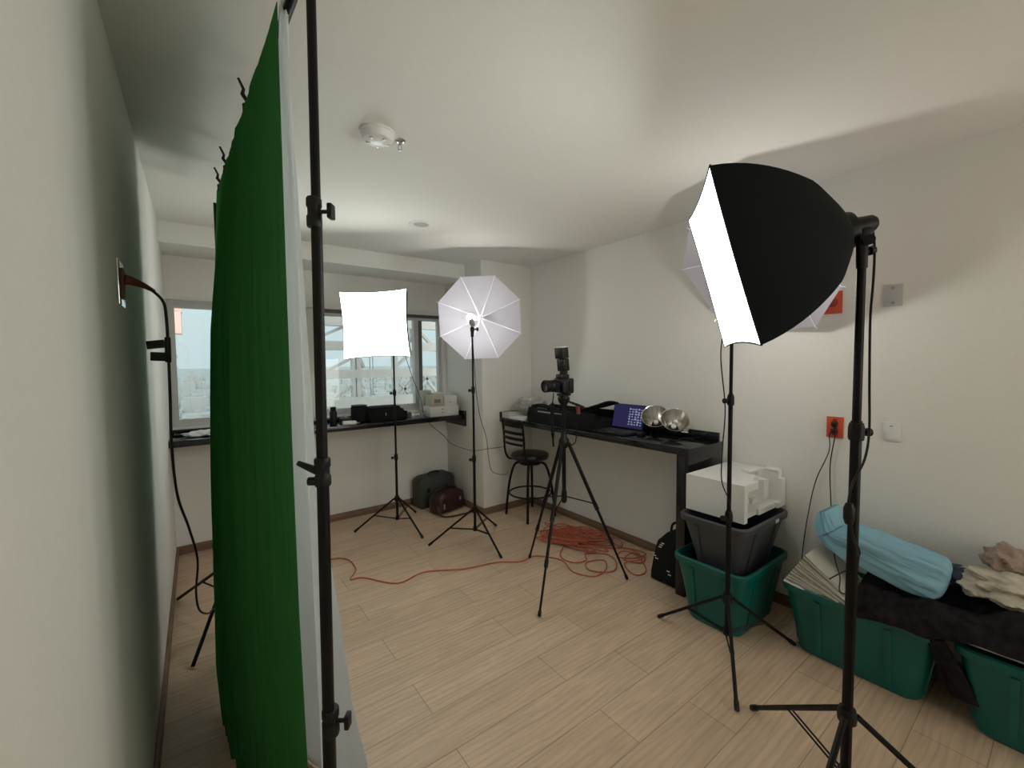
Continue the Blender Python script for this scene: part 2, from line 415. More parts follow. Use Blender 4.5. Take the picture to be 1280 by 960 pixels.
# ceiling fittings
t = thing('smoke_detector', 'round white smoke detector on the ceiling next to a sprinkler', 'smoke detector', (.64, 1.785, H))
put('body', lambda b: lathe(b, [(0, -.045), (.035, -.043), (.058, -.035), (.068, -.012), (.072, -.010), (.072, -.0005), (0, -.0005)], seg=32), M['white'], t)
for k in range(5):
    put('vent', lambda b: box(b, .03, .048, -.004, .004, -.0445, -.040, RZ(k*2*PI/5)), M['steel'], t)
t = thing('sprinkler', 'small chrome sprinkler head on the ceiling beside the smoke detector', 'sprinkler', (.742, 1.80, H)); t.scale = (.75, .75, .75)
put('escutcheon', lambda b: lathe(b, [(0, -.012), (.014, -.011), (.032, -.003), (.034, -.0005), (0, -.0005)], seg=28), M['chrome'], t)
def f(b):
    lathe(b, [(0, -.03), (.008, -.03), (.008, -.0115), (0, -.0115)], seg=12)
    tube(b, [(.008, 0, -.03), (.012, 0, -.042), (0, 0, -.056)], .002, 6); tube(b, [(-.008, 0, -.03), (-.012, 0, -.042), (0, 0, -.056)], .002, 6)
    lathe(b, [(0, -.058), (.013, -.058), (.013, -.0555), (0, -.0555)], seg=12)
put('deflector', f, M['steel'], t)
t = thing('recessed_light', 'round recessed ceiling light, switched off, above the two far lamps', 'ceiling light', (1.281, 2.773, H))
put('trim_ring', lambda b: lathe(b, [(.052, -.0006), (.052, -.004), (.058, -.007), (.078, -.004), (.082, -.0006), (.052, -.0006)], seg=36), M['white'], t)
put('lamp_lens', lambda b: lathe(b, [(0, -.0012), (.030, -.0018), (.0515, -.0030), (.0515, -.0006), (0, -.0006)], seg=36), M['led'], t)

# ------------------------------------------------------------------ outside
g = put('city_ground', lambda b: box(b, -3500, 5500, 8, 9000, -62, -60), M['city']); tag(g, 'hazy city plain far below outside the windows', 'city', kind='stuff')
def f(b):
    rr = random.Random(3)
    for i in range(2600):
        y = 120*math.exp(rr.random()*3.4); x = y*(rr.random()*1.5-.45)
        s = 4+rr.random()*14; hh = 4+rr.random()**3*22
        box(b, x, x+s*(.6+rr.random()), y, y+s, -60, -60+hh)
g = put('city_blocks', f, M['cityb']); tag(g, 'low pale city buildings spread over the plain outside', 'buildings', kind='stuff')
t = thing('scaffold_tower', 'pale steel scaffold frame standing right outside the right hand window', 'scaffold', (0, 0, 0))
YO = 5.0
def bar(b, x0, z0, x1, z1, w=.05, y=YO, dy=.05):
    d = Vector((x1-x0, 0, z1-z0)); L = d.length; a = math.atan2(d.z, d.x)
    box(b, 0, L, -dy/2, dy/2, -w/2, w/2, T(x0, y, z0) @ Matrix.Rotation(-a, 4, 'Y'))
def f(b):
    for z0, z1 in ((1.87, 2.02), (1.60, 1.70), (1.285, 1.38), (.95, 1.07), (2.3, 2.4), (.5, .6)):
        box(b, .85, 3.1, YO-.06, YO+.06, z0, z1)
put('beam', f, M['outsteel'], t)
for x, w in ((1.44, .028), (1.49, .05), (1.93, .045), (2.18, .06), (2.60, .14), (.95, .05)):
    put('post', lambda b: box(b, x-w/2, x+w/2, YO-.05, YO+.05, -1.2, 2.8), M['outsteel'], t)
for x in (1.665, 1.70):
    put('tie_rod', lambda b: tube(b, [(x, YO+.1, -1.2), (x, YO+.1, 2.8)], .006, 6), M['outsteel'], t)
for q in ((1.16, 1.375, 1.44, 1.52), (1.23, 1.07, 1.44, 1.20), (1.46, 1.30, 1.56, 1.05), (1.46, 1.66, 1.56, 1.40), (1.56, 1.56, 1.90, 1.66),
          (1.93, 1.28, 2.18, .98), (1.93, 1.40, 2.18, 1.60), (2.0, 1.60, 2.3, 2.0), (2.18, 1.05, 2.45, 1.38), (2.24, 1.86, 2.55, 1.55), (1.96, 1.05, 2.20, 1.28), (2.24, 1.38, 2.5, 1.05),
          (1.0, 1.70, 1.36, 1.87)):
    put('diagonal_brace', lambda b: bar(b, *q, w=.03), M['outsteel'], t)
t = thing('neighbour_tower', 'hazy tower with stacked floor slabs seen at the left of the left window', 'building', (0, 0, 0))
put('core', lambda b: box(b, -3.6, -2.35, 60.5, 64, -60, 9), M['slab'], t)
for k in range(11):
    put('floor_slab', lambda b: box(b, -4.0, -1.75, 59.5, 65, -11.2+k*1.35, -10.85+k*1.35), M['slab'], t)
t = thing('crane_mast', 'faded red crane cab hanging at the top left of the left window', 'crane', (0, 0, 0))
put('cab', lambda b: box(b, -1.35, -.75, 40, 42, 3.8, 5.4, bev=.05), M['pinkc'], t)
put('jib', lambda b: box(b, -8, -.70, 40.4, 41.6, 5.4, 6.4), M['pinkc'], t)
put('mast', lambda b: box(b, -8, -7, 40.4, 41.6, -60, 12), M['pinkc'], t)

# ------------------------------------------------------------------ light stands
def knob(b, p, d, s=1.0):
    m = aim(p, d)
    lathe(b, [(0, 0), (.005*s, 0), (.005*s, .014*s), (.012*s, .015*s), (.013*s, .028*s), (0, .029*s)], m, 10)

def stand(name, label, base, feet, hub, low, cols, top, rs, toplink='collar', kdir=(1, 0, 0), leg_r=.008, chrome_top=0, leg_end=None):
    x0, y0 = base
    t = thing(name, label, 'light stand', (x0, y0, 0))
    zs = [low] + list(cols) + [top]
    for i in range(len(zs)-1):
        put('pole', lambda b: tube(b, [(0, 0, zs[i]), (0, 0, zs[i+1]+(.03 if i < len(zs)-2 else 0))], rs[i], 14), M['bmetal'], t)
    if chrome_top:
        put('chrome_tip', lambda b: tube(b, [(0, 0, top-chrome_top), (0, 0, top)], rs[-1]+.0012, 14), M['chrome'], t, )
    for i, z in enumerate(cols):
        r = rs[i]
        c = put('collar', lambda b: lathe(b, [(0, z-.028), (r+.004, z-.028), (r+.006, z-.02), (r+.006, z+.01), (r+.003, z+.024), (0, z+.024)], seg=16), M['bplas'], t)
        put('knob', lambda b: knob(b, Vector(kdir)*(r+.002)+Vector((0, 0, z-.005)), kdir), M['bplas'], c)
    put('hub', lambda b: (lathe(b, [(0, hub-.022), (rs[0]+.010, hub-.022), (rs[0]+.012, hub), (rs[0]+.007, hub+.02), (0, hub+.02)], seg=16)), M['bplas'], t)
    put('lower_collar', lambda b: lathe(b, [(0, low-.012), (rs[0]+.005, low-.012), (rs[0]+.006, low+.018), (0, low+.02)], seg=14), M['bplas'], t)
    for fx, fy in feet:
        a = Vector((fx-x0, fy-y0, .009)); h = Vector((0, 0, hub)); d = Vector((a.x, a.y, 0)).normalized()
        s = h + d*(rs[0]+.010)
        l = put('leg', lambda b: tube(b, [s, a + (s-a).normalized()*.02], leg_r, 8), M['bmetal'], t)
        put('rubber_foot', lambda b: tube(b, [a, a + (s-a).normalized()*.035], leg_r+.0025, 8), M['bplas'], l)
        mid = s.lerp(a, .52)
        side = Vector((-d.y, d.x, 0))
        def br(b):
            for sg in (-1, 1):
                o = side*sg*.007
                tube(b, [Vector((0, 0, low)) + d*(rs[0]+.004) + o, mid + o], .0035, 6)
        put('brace', br, M['bmetal'], t)
    return t

# softbox: local +x is where the diffuser faces, origin at its rear collar
def softbox(label, rear, face_c, upv, half, dep, mface, blabel=None, roll=0, handle=1):
    rear = Vector(rear); fc = Vector(face_c); d = (fc-rear).normalized(); L = (fc-rear).length
    upv = Vector(upv); upv = (upv - d*upv.dot(d)).normalized(); sd = upv.cross(d)
    mm = Matrix(((d.x, sd.x, upv.x, rear.x), (d.y, sd.y, upv.y, rear.y), (d.z, sd.z, upv.z, rear.z), (0, 0, 0, 1)))
    t = bpy.data.objects.new('softbox', None); C.objects.link(t); t.matrix_world = mm
    t['label'] = label; t['category'] = 'softbox'
    n = 10
    def w(s): return .045 + (half-.045)*(.55*max(s, 0)**.48 + .45*math.sin(s*PI/2))
    def prof(s, k):      # k 0..4n round the square
        side = int(k // n) % 4; q = (k % n)/n*2-1
        hw = w(s); pinch = 1 - .055*(1-q*q)*min(1, s*1.3)
        x, y = q*hw, hw*pinch
        if s < .25:      # rounder near the collar
            rr = math.hypot(x, y); f_ = (1-s/.25); tx, ty = x/rr*hw*1.1, y/rr*hw*1.1
            x, y = x*(1-f_)+tx*f_, y*(1-f_)+ty*f_
        a = -side*PI/2
        return (x*math.cos(a)-y*math.sin(a), x*math.sin(a)+y*math.cos(a))
    def shell(b, off=0.0, s1=1.0):
        rings = []
        for i in range(19):
            s = (i/18)**1.6*s1
            rings.append([(L*s, *[c*(1-off/ max(w(s), .01)) for c in prof(s, k)]) for k in range(4*n)])
        loft(b, rings)
    put('shell', shell, M['sfab'], t, recalc=True)
    put('silver_lining', lambda b: shell(b, .004, .985), M['silver'], t)
    def face(b):
        edge = [prof(1, k) for k in range(4*n)]
        rings = []
        for j in range(9):
            f_ = 1 - j/9
            rings.append([(L + .012*(1-f_*f_) + .004*math.sin(9*c[0]*f_+3*c[1]) * (1-f_), c[0]*f_*.995, c[1]*f_*.995) for c in edge])
        R = [[b.verts.new(Vector(p)) for p in r] for r in rings]
        for a_, b_ in zip(R, R[1:]):
            for k in range(4*n): b.faces.new((a_[k], a_[(k+1) % (4*n)], b_[(k+1) % (4*n)], b_[k]))
        cv = b.verts.new((L+.012, 0, 0))
        for k in range(4*n): b.faces.new((R[-1][k], R[-1][(k+1) % (4*n)], cv))
    put('diffuser', face, mface, t)
    def hem(b):
        edge = [(L, *[c*1.002 for c in prof(1, k)]) for k in range(4*n)]
        tube(b, edge + [edge[0]], .0028, 5, cap=False)
    put('edge_piping', hem, M['sfab'], t)
    put('bulb', lambda b: lathe(b, [(0, .0), (.014, 0), (.016, .03), (.034, .07), (.034, .14), (.020, .17), (0, .175)], T(.035, 0, 0) @ Matrix.Rotation(PI/2, 4, 'Y'), 14), M['bulbA'], t)
    put('speed_ring', lambda b: lathe(b, [(0, -.022), (.052, -.022), (.056, -.01), (.056, .012), (.045, .016), (0, .016)], Matrix.Rotation(PI/2, 4, 'Y'), 24), M['bplas'], t)
    put('lamp_holder', lambda b: lathe(b, [(0, -.085), (.016, -.084), (.024, -.075), (.028, -.05), (.034, -.024), (0, -.024)], Matrix.Rotation(PI/2, 4, 'Y'), 18), M['bplas'], t)
    return t, mm

def tilt_head(parent_mm, t, top, z_attach=-.08):
    """bracket from the holder down to the stand tip (in the softbox frame)"""
    inv = parent_mm.inverted(); tip = inv @ Vector(top); att = Vector((z_attach, 0, -.015))
    down = (inv.to_3x3() @ Vector((0, 0, 1))).normalized()
    put('tilt_bracket', lambda b: (tube(b, [att, att.lerp(tip + down*.05, .7), tip + down*.035], [.020, .017, .014], 12),
                                   tube(b, [tip + down*.045, tip - down*.045], .0145, 14)), M['bplas'], t)
    k = put('tilt_knob', lambda b: knob(b, att.lerp(tip, .55) + Vector((0, .012, 0)), (0.2, 1, 0), 1.2), M['bplas'], t)
    put('lock_knob', lambda b: knob(b, tip + Vector((-.010, -.008, 0)), (-1, -.6, 0), 1.1), M['bplas'], t)

FH = Vector((math.sin(YAW), math.cos(YAW), 0)); RH = Vector((math.cos(YAW), -math.sin(YAW), 0))

# A: softbox by the window
sA = stand('light_stand', 'black light stand under the far softbox by the window', (1.38, 3.59), [(1.038, 3.70), (1.45, 3.22), (1.655, 3.83)], .262, .082, [.63, 1.195], 1.66, [.011, .009, .0075], kdir=(-1, 0, 0))
rearA = (1.372, 3.575, 1.745)
fcA = FH*3.20 + RH*(-1.018) + Vector((0, 0, 1.742))
softbox('lit white softbox facing the camera in front of the window', rearA, fcA, (-.045, .0, 1), .250, .4, M['faceA'])
mmA = [o for o in C.objects if o.name.startswith('softbox') and o.type == 'EMPTY'][-1]
tilt_head(mmA.matrix_world, mmA, (1.38, 3.59, 1.66), -.055)

# C: near softbox on the right
sC = stand('light_stand', 'black light stand nearest the camera carrying the big black softbox', (1.58, .408), [(1.80, .782), (1.146, .412), (1.794, .035)], .352, .155, [1.235], 1.75, [.0145, .0115], kdir=(.85, -.5, 0), leg_r=.009, chrome_top=.0)
rearC = Vector((1.585, .455, 1.832))
# measured face: near edge and far edge of the diffuser
fcC = Vector((1.380, .729, 1.737))
upC = Vector((-.081, .091, .484))
boxC, mmC = softbox('large black softbox at upper right with its lit face turned left', rearC, fcC, upC, .252, .4, M['faceC'])
tilt_head(mmC, boxC, (1.58, .408, 1.76), -.055)

# ------------------------------------------------------------------ umbrellas
def umbrella(label, hubp, axis, R, spin, group, shaft, mu, xdir=None):
    """opening looks along axis; hubp is the crown"""
    ax = Vector(axis).normalized(); q = ax.to_track_quat('Z', 'X'); mm = T(*hubp) @ q.to_matrix().to_4x4() @ RZ(spin)
    t = bpy.data.objects.new('photo_umbrella', None); C.objects.link(t); t.matrix_world = mm
    if xdir:             # one rib lies along this direction
        lx = (mm.inverted().to_3x3() @ Vector(xdir)); mm = mm @ RZ(math.atan2(lx.y, lx.x)); t.matrix_world = mm
    t['label'] = label; t['category'] = 'umbrella'
    if group: t['group'] = group
    D = R*.34
    def dome(r, a):      # a within a panel: fabric sags between ribs
        k = (a/(PI/4)) % 1; m = 1 - .077*math.sin(PI*k)**1.0 * (r/R) if True else 1
        ca = math.cos(PI/8)/math.cos((k-.5)*PI/4)
        rr = r*ca
        z = D*(1-math.cos(r/R*1.15))/(1-math.cos(1.15)) - .010*math.sin(PI*k)*math.sin(PI*min(1, r/R*.95))
        return Vector((rr*math.cos(a), rr*math.sin(a), z))
    def canopy(b):
        nA, nR = 48, 10
        c = b.verts.new((0, 0, 0)); rings = [[b.verts.new(dome(R*j/nR, 2*PI*i/nA)) for i in range(nA)] for j in range(1, nR+1)]
        for i in range(nA): b.faces.new((c, rings[0][i], rings[0][(i+1) % nA]))
        for p, q_ in zip(rings, rings[1:]):
            for i in range(nA): b.faces.new((p[i], q_[i], q_[(i+1) % nA], p[(i+1) % nA]))
    put('canopy', canopy, mu, t, sharp=80)
    for k in range(8):
        a = k*PI/4
        put('rib', lambda b: tube(b, [dome(R*j/8, a+1e-4)+Vector((0, 0, .004)) for j in range(9)] + [dome(R, a+1e-4)*1.035], .0022, 6), M['rib'], t)
        m_ = dome(R*.5, a+1e-4)+Vector((0, 0, .004))
        put('stretcher', lambda b: tube(b, [m_, (0.008*math.cos(a), .008*math.sin(a), D*1.05)], .0016, 5), M['rib'], t)
    put('shaft', lambda b: tube(b, [(0, 0, -.03), (0, 0, shaft)], .004, 8), M['chrome'], t)
    put('runner', lambda b: lathe(b, [(0, D*1.0), (.010, D*1.0), (.012, D*1.05), (.009, D*1.25), (0, D*1.25)], seg=12), M['rib'], t)
    return t, mm

def bulb_lamp(label, top, d, mb, up=.07):
    """swivel bracket on the stand tip, socket and bare bulb pointing along d"""
    t = thing('bulb_lamp', label, 'lamp', top)
    d = Vector(d).normalized()
    put('swivel_bracket', lambda b: (tube(b, [(0, 0, -.03), (0, 0, .02)], .013, 12), tube(b, [(0, 0, .012), (0, 0, up)], .010, 10), box(b, -.014, .014, -.010, .010, .012, .045, bev=.003)), M['bplas'], t)
    put('knob', lambda b: knob(b, (.012, -.008, .03), (1, -.6, 0), 1.2), M['bplas'], t)
    m = aim((0, 0, up+.008) , d)
    put('socket', lambda b: lathe(b, [(0, -.035), (.018, -.033), (.022, -.01), (.024, .035), (0, .036)], m, 18), M['steel'], t)
    put('bulb', lambda b: lathe(b, [(0, .037), (.014, .037), (.022, .055), (.032, .085), (.030, .11), (.018, .128), (0, .134)], m, 18), mb, t)
    return t

sU = stand('light_stand', 'black light stand in mid room holding the fully visible white umbrella', (1.75, 2.885), [(1.426, 3.058), (1.756, 2.526), (2.079, 3.071)], .275, .115, [.687, 1.236], 1.655, [.011, .009, .0075], kdir=(-1, 0, 0))
# crown behind the bulb as seen from the camera
hubU = FH*3.68 + RH*(-.262) + Vector((0, 0, 1.83))
umbrella('open white umbrella facing the camera with all eight panels visible', hubU, (-FH.x*.97+.0, -FH.y*.97, -.10), .365, PI/8+.03, None, .52, M['umb'])
bulb_lamp('bare lit bulb lamp in front of the far white umbrella', (1.75, 2.885, 1.68), (.35, .80, .5), M['bulbU'])

sB = stand('light_stand', 'black light stand between the tubs and the near softbox', (2.06, 1.02), [(2.043, 1.395), (1.735, .812), (2.385, .84)], .28, .108, [.69, 1.26], 1.62, [.0115, .010, .008], kdir=(-1, .3, 0))
hubB = Vector((2.518, 1.073, 1.998))
umbrella('white umbrella mostly hidden behind the big black softbox', hubB, (-.686, .191, -.702), .42, 0, None, .50, M['umb'], (0, -.965, -.26))
bulb_lamp('bare lit bulb lamp hidden behind the near softbox', (2.06, 1.02, 1.645), (.4, .5, .55), M['bulbUB'])

# ------------------------------------------------------------------ backdrop stand and cloths
NX, NY = .231, 1.069; FX, FY = .115, 2.80; BZ = 2.300
t = thing('backdrop_stand', 'black backdrop stand with two tall poles holding the green and white cloths', 'backdrop stand', (0, 0, 0))
for (px, py, ft) in ((NX, NY, [(.231+.02, .58), (.62, 1.30), (-.10, 1.36)]), (FX, FY, [(-.145, 3.295), (-.068, 2.498), (.50, 2.80)])):
    near = py < 2
    zs = [.16, .582, 1.197, 1.798, BZ+.02] if near else [.16, .70, 1.30, 1.80, BZ+.01]
    rs = [.0155, .0140, .0125, .0105] if near else [.013, .012, .011, .009]
    for i in range(4):
        ln = .0075 if near else 0
        put('pole', lambda b: tube(b, [(px+ln*(zs[i]-1.2), py, zs[i]), (px+ln*(zs[i+1]-1.2), py, zs[i+1])], rs[i], 16), M['bmetal'], t)
    for i in (1, 2, 3):
        z = zs[i]; r = rs[i-1]
        c = put('collar', lambda b: (lathe(b, [(0, -.035), (r+.003, -.035), (r+.0045, -.03), (r+.0045, -.012), (r+.002, -.008), (r+.002, .008), (r+.0045, .012), (r+.0045, .028), (r+.002, .032), (0, .032)], T(px, py, z), 18)), M['bplas'], t)
        if near and i == 2:
            # lever clamp with a small block, pointing left
            d = -RH
            def lv(b):
                p = Vector((px, py, z))
                tube(b, [p+d*.008+Vector((0, 0, .0)), p+d*.03+Vector((0, 0, .008)), p+d*.058+Vector((0, 0, .020))], [.011, .009, .006], 10)
                tube(b, [p+d*.008-Vector((0, 0, .024)), p+d*.034-Vector((0, 0, .024))], .010, 10)
            put('lever', lv, M['bplas'], c)
        else:
            p = Vector((px, py, z))
            def kn(b):
                tube(b, [p + RH*(r), p + RH*(r+.022)], .0048, 8)
                box(b, 0, .012, -.012, .012, -.017, .017, T(*(p+RH*(r+.020))) @ RZ(-YAW), bev=.003)
            put('knob', kn, M['bplas'], c)
    put('hub', lambda b: lathe(b, [(0, -.03), (.026, -.03), (.028, 0), (.020, .028), (0, .028)], T(px, py, .36), 16), M['bplas'], t)
    for fx, fy in ft:
        a = Vector((fx, fy, .010)); h = Vector((px, py, .36))
        put('leg', lambda b: tube(b, [h, a], .009, 8), M['bmetal'], t)
        mid = h.lerp(a, .52)
        put('brace', lambda b: tube(b, [(px, py, .17), mid], .005, 6), M['bmetal'], t)
dirb = Vector((FX-NX, FY-NY, 0)).normalized()
put('crossbar', lambda b: tube(b, [Vector((.214, 1.10, BZ)), Vector((.126, FY+.03, BZ))], .0115, 14), M['bmetal'], t)
put('crossbar_mount', lambda b: (tube(b, [(.238, 1.071, BZ), (.214, 1.112, BZ)], .010, 10), lathe(b, [(0, -.03), (.018, -.03), (.019, .0), (.016, .03), (0, .03)], T(NX+.0075, NY, BZ+.012), 14)), M['bplas'], t)

def interp(tab, z):
    """tab = [(x,y,z)] from top to bottom"""
    if z >= tab[0][2]: return Vector((tab[0][0], tab[0][1], z))
    for a, b in zip(tab, tab[1:]):
        if z >= b[2]:
            k = (a[2]-z)/(a[2]-b[2]+1e-9); k2 = k
            return Vector((a[0]+(b[0]-a[0])*k2, a[1]+(b[1]-a[1])*k2, z))
    return Vector((tab[-1][0], tab[-1][1], z))
GF = [(.118, 2.62, 2.33), (.095, 2.62, 1.915), (.067, 2.60, 1.275), (.033, 2.50, .502), (.022, 2.28, .10), (.031, 2.08, .006)]
GN = [(.190, 1.19, 2.33), (.189, 1.19, 2.118), (.188, 1.19, 1.678), (.188, 1.19, 1.204), (.190, 1.19, .811), (.197, 1.19, .389), (.215, 1.19, .006)]
def green(u, v):
    z = 2.318 - v*(2.318-.006)
    e = 1-(1-v)**1.0
    a = interp(GF, z); b = interp(GN, z)
    p = a.lerp(b, u)
    amp = .011*(.10+.90*min(1, v*3.2))*min(1, .25+u*3)*math.sin(PI*min(1, u*1.0))**.35 if 0 < u < 1 else 0
    s = 1.3*(1-2*abs(math.sin(u*27+.45*math.sin(v*3)))**.55) + .9*(1-2*abs(math.sin(u*44+1.3+.6*math.sin(v*2.1)))**.6) + .35*math.sin(u*171+2*math.sin(v*4)) + .8*noise.noise(Vector((u*9, v*1.2, 3)))
    damp = 1 if u < .62 else max(.22, 1-(u-.62)*3)     # near strip hangs flatter
    p.x += amp*s*damp*(1.5 if u < .6 else 1.5-(u-.6)*1.2)
    p.x += .030*math.sin(PI*u)*math.sin(PI*v) * -1
    if v < .03: p.z -= .010*abs(math.sin(u*PI*4))*(1-v/.03)
    return p
g = put('green_backdrop', lambda b: grid(b, green, 260, 90, .0016), M['green'], sharp=120)
tag(g, 'bright green screen cloth hanging in folds from the backdrop bar', 'backdrop')
WN = [(.205, 1.17, 2.33), (.206, 1.20, 2.167), (.224, 1.22, 1.895), (.238, 1.25, 1.694), (.270, 1.30, 1.172), (.301, 1.33, .949), (.340, 1.36, .675), (.387, 1.42, .312), (.453, 1.50, .006)]
WF = [(.150, 2.62, 2.33), (.16, 2.62, 1.6), (.18, 2.60, .8), (.20, 2.60, .006)]
def white(u, v):
    z = 2.322 - v*(2.322-.006)
    if u < .72:
        p = interp(WF, z).lerp(interp(WN, z), u/.72); k = u/.72; p.x -= .17*v**3*12.2*k**4*(1-k)
    else:
        k = (u-.72)/.28; a = interp(WN, z); e = Vector((.205+.022*v, 1.165-.025*v, z))
        p = a.lerp(e, k); p.x -= .02*v*math.sin(PI*k)
    p.x += .012*math.sin(u*23+1)*math.sin(PI*u)*(.3+v) + .008*math.sin(u*50+2*v)*math.sin(PI*u)
    p.x = max(p.x, green(min(1, u/.72), v).x + .012) if .02 < u < .7 else p.x
    return p
g = put('white_backdrop', lambda b: grid(b, white, 90, 60, .0016), M['whitec'], sharp=120)
tag(g, 'white backdrop cloth hanging behind the green one and flaring to the floor', 'backdrop')
def clamp(label, y, s=1.0):
    k = (y-1.10)/(FY-1.07); x = .212-.088*k
    t = thing('spring_clamp', label, 'clamp', (x, y, BZ), group='clamps on the backdrop bar')
    put('jaw', lambda b: (tube(b, [(-.020, 0, -.018), (-.019, 0, .012), (-.004, 0, .022)], [.005, .007, .007], 8), tube(b, [(.020, 0, -.018), (.019, 0, .012), (.004, 0, .022)], [.005, .007, .007], 8)), M['bplas'], t)
    put('handle', lambda b: tube(b, [(-.006, 0, .020), (-.024, .0, .045), (-.020, 0, .062), (-.034, 0, .092)], [.007, .007, .005, .004], 8), M['bplas'], t)
    put('handle', lambda b: tube(b, [(.006, 0, .020), (.022, .0, .045), (.030, 0, .075)], [.007, .006, .004], 8), M['bplas'], t)
clamp('black spring clamp on the backdrop bar, nearest the camera', 1.70)
clamp('black spring clamp on the backdrop bar, the middle one', 2.27)
clamp('black spring clamp at the far end of the backdrop bar', 2.52)

# ------------------------------------------------------------------ cords
def cord(name, label, pts, r, m, cat='cord', k=6, seg=6, extra=None):
    o = put(name, lambda b: tube(b, smooth_path(pts, k), r, seg), m); tag(o, label, cat)
    if extra: extra(o)
    return o
CL = [(-.156,1.7,1.703),(-.118,1.72,1.693),(-.078,1.75,1.656),(-.07,1.75,1.594),(-.07,1.76,1.467),(-.072,1.78,1.337),(-.075,1.8,1.176),(-.07,1.9,.989),(-.046,2.05,.821),(-.026,2.2,.632),(-.038,2.3,.454),(-.030,2.35,.347),(.0,2.42,.285),(.025,2.50,.262),(.05,2.60,.20),(.10,2.70,.03),(.3,2.9,.006)]
c = cord('wall_cord', 'dark brown cord drooping from the left wall outlet', CL, .0042, mat('dark_brown_cord', (.035, .018, .012), .45))
put('plug', lambda b: tube(b, [(-.159, 1.7, 1.704), (-.145, 1.703, 1.702), (-.118, 1.72, 1.693), (-.095, 1.735, 1.680)], [.016, .013, .0085, .005], 12), M['brownred'], c)
put('hook_tape', lambda b: (box(b, -.028, .022, -.003, .003, -.013, .013, T(-.098, 1.765, 1.517) @ Matrix.Rotation(-.12, 4, 'Y') @ RZ(-.4), bev=.002),
                            box(b, -.026, .022, -.003, .003, -.014, .014, T(-.092, 1.76, 1.478) @ Matrix.Rotation(.05, 4, 'Y') @ RZ(-.5), bev=.002),
                            tube(b, [(-.071, 1.763, 1.46), (-.070, 1.76, 1.54)], .008, 8)), M['olive'], c)
cord('lamp_cord', 'thin black cord falling from the far softbox past the ledge to the stool', [(1.43,3.50,1.56),(1.451,3.5,1.504),(1.485,3.45,1.339),(1.576,3.48,1.127),(1.66,3.62,.975),(1.72,3.68,.937),(1.755,3.675,.87),(1.805,3.5,.779),(1.859,3.45,.705),(2.041,3.4,.63),(2.193,3.36,.632),(2.346,3.352,.631),(2.40,3.362,.635)], .0026, M['bplas'])
cord('lamp_cord', 'thin black cord hanging from the far umbrella lamp down to the pillar', [(1.765,2.905,1.70),(1.768,2.9,1.533),(1.786,2.9,1.234),(1.851,2.95,1.012),(1.976,3.05,.799),(2.063,3.15,.582),(2.138,3.2,.451),(2.338,3.28,.379),(2.428,3.36,.384)], .0026, M['bplas'])
cord('lamp_cord', 'thin black cord hanging beside the light stand near the tubs', [(2.03,1.03,1.70),(1.985,1.018,1.62),(1.968,1.018,1.554),(1.958,1.018,1.451),(1.966,1.001,1.265),(1.962,.997,1.172),(1.949,.999,1.043),(1.94,.996,.895),(1.99,.989,.80),(2.043,1.005,.746)], .0028, M['bplas'])
c = cord('outlet_cord', 'thin black cord from the red outlet down behind the teal tub', [(2.728,.803,1.066),(2.722,.818,1.045),(2.72,.818,.951),(2.72,.873,.786),(2.72,.905,.595),(2.722,.93,.353),(2.722,.93,.12)], .0026, M['bplas'])
put('plug', lambda b: box(b, 2.712, 2.7335, .790, .812, 1.052, 1.078, bev=.004), M['bplas'], c)
c = cord('outlet_cord', 'thin black cord from the red outlet to the loops on the newspapers', [(2.728,.800,1.10),(2.715,.79,1.05),(2.72,.810,.886),(2.71,.800,.70),(2.66,.775,.575),(2.55,.735,.535),(2.44,.70,.515),(2.35,.665,.50),(2.315,.64,.46),(2.28,.63,.41),(2.27,.60,.42),(2.31,.57,.47),(2.33,.61,.50),(2.28,.67,.45)], .0030, M['bplas'])
put('plug', lambda b: box(b, 2.712, 2.7335, .788, .810, 1.090, 1.112, bev=.004), M['bplas'], c)
c = cord('lamp_cord', 'black cord with an inline switch along the nearest light stand', [(1.603,.41,1.853),(1.622,.400,1.845),(1.626,.392,1.80),(1.606,.385,1.74),(1.600,.385,1.66),(1.598,.388,1.56),(1.590,.383,1.378),(1.565,.374,1.241),(1.535,.375,1.161),(1.500,.392,1.093),(1.483,.396,1.031),(1.487,.391,.986),(1.492,.384,.94),(1.535,.380,.887),(1.560,.390,.82),(1.562,.392,.5),(1.562,.394,.1),(1.50,.36,.005),(1.2,.2,.005)], .0033, M['bplas'])
put('inline_switch', lambda b: lathe(b, [(0, -.032), (.009, -.030), (.014, -.015), (.014, .015), (.009, .030), (0, .032)], T(1.485, .394, 1.008), 12), M['bplas'], c)

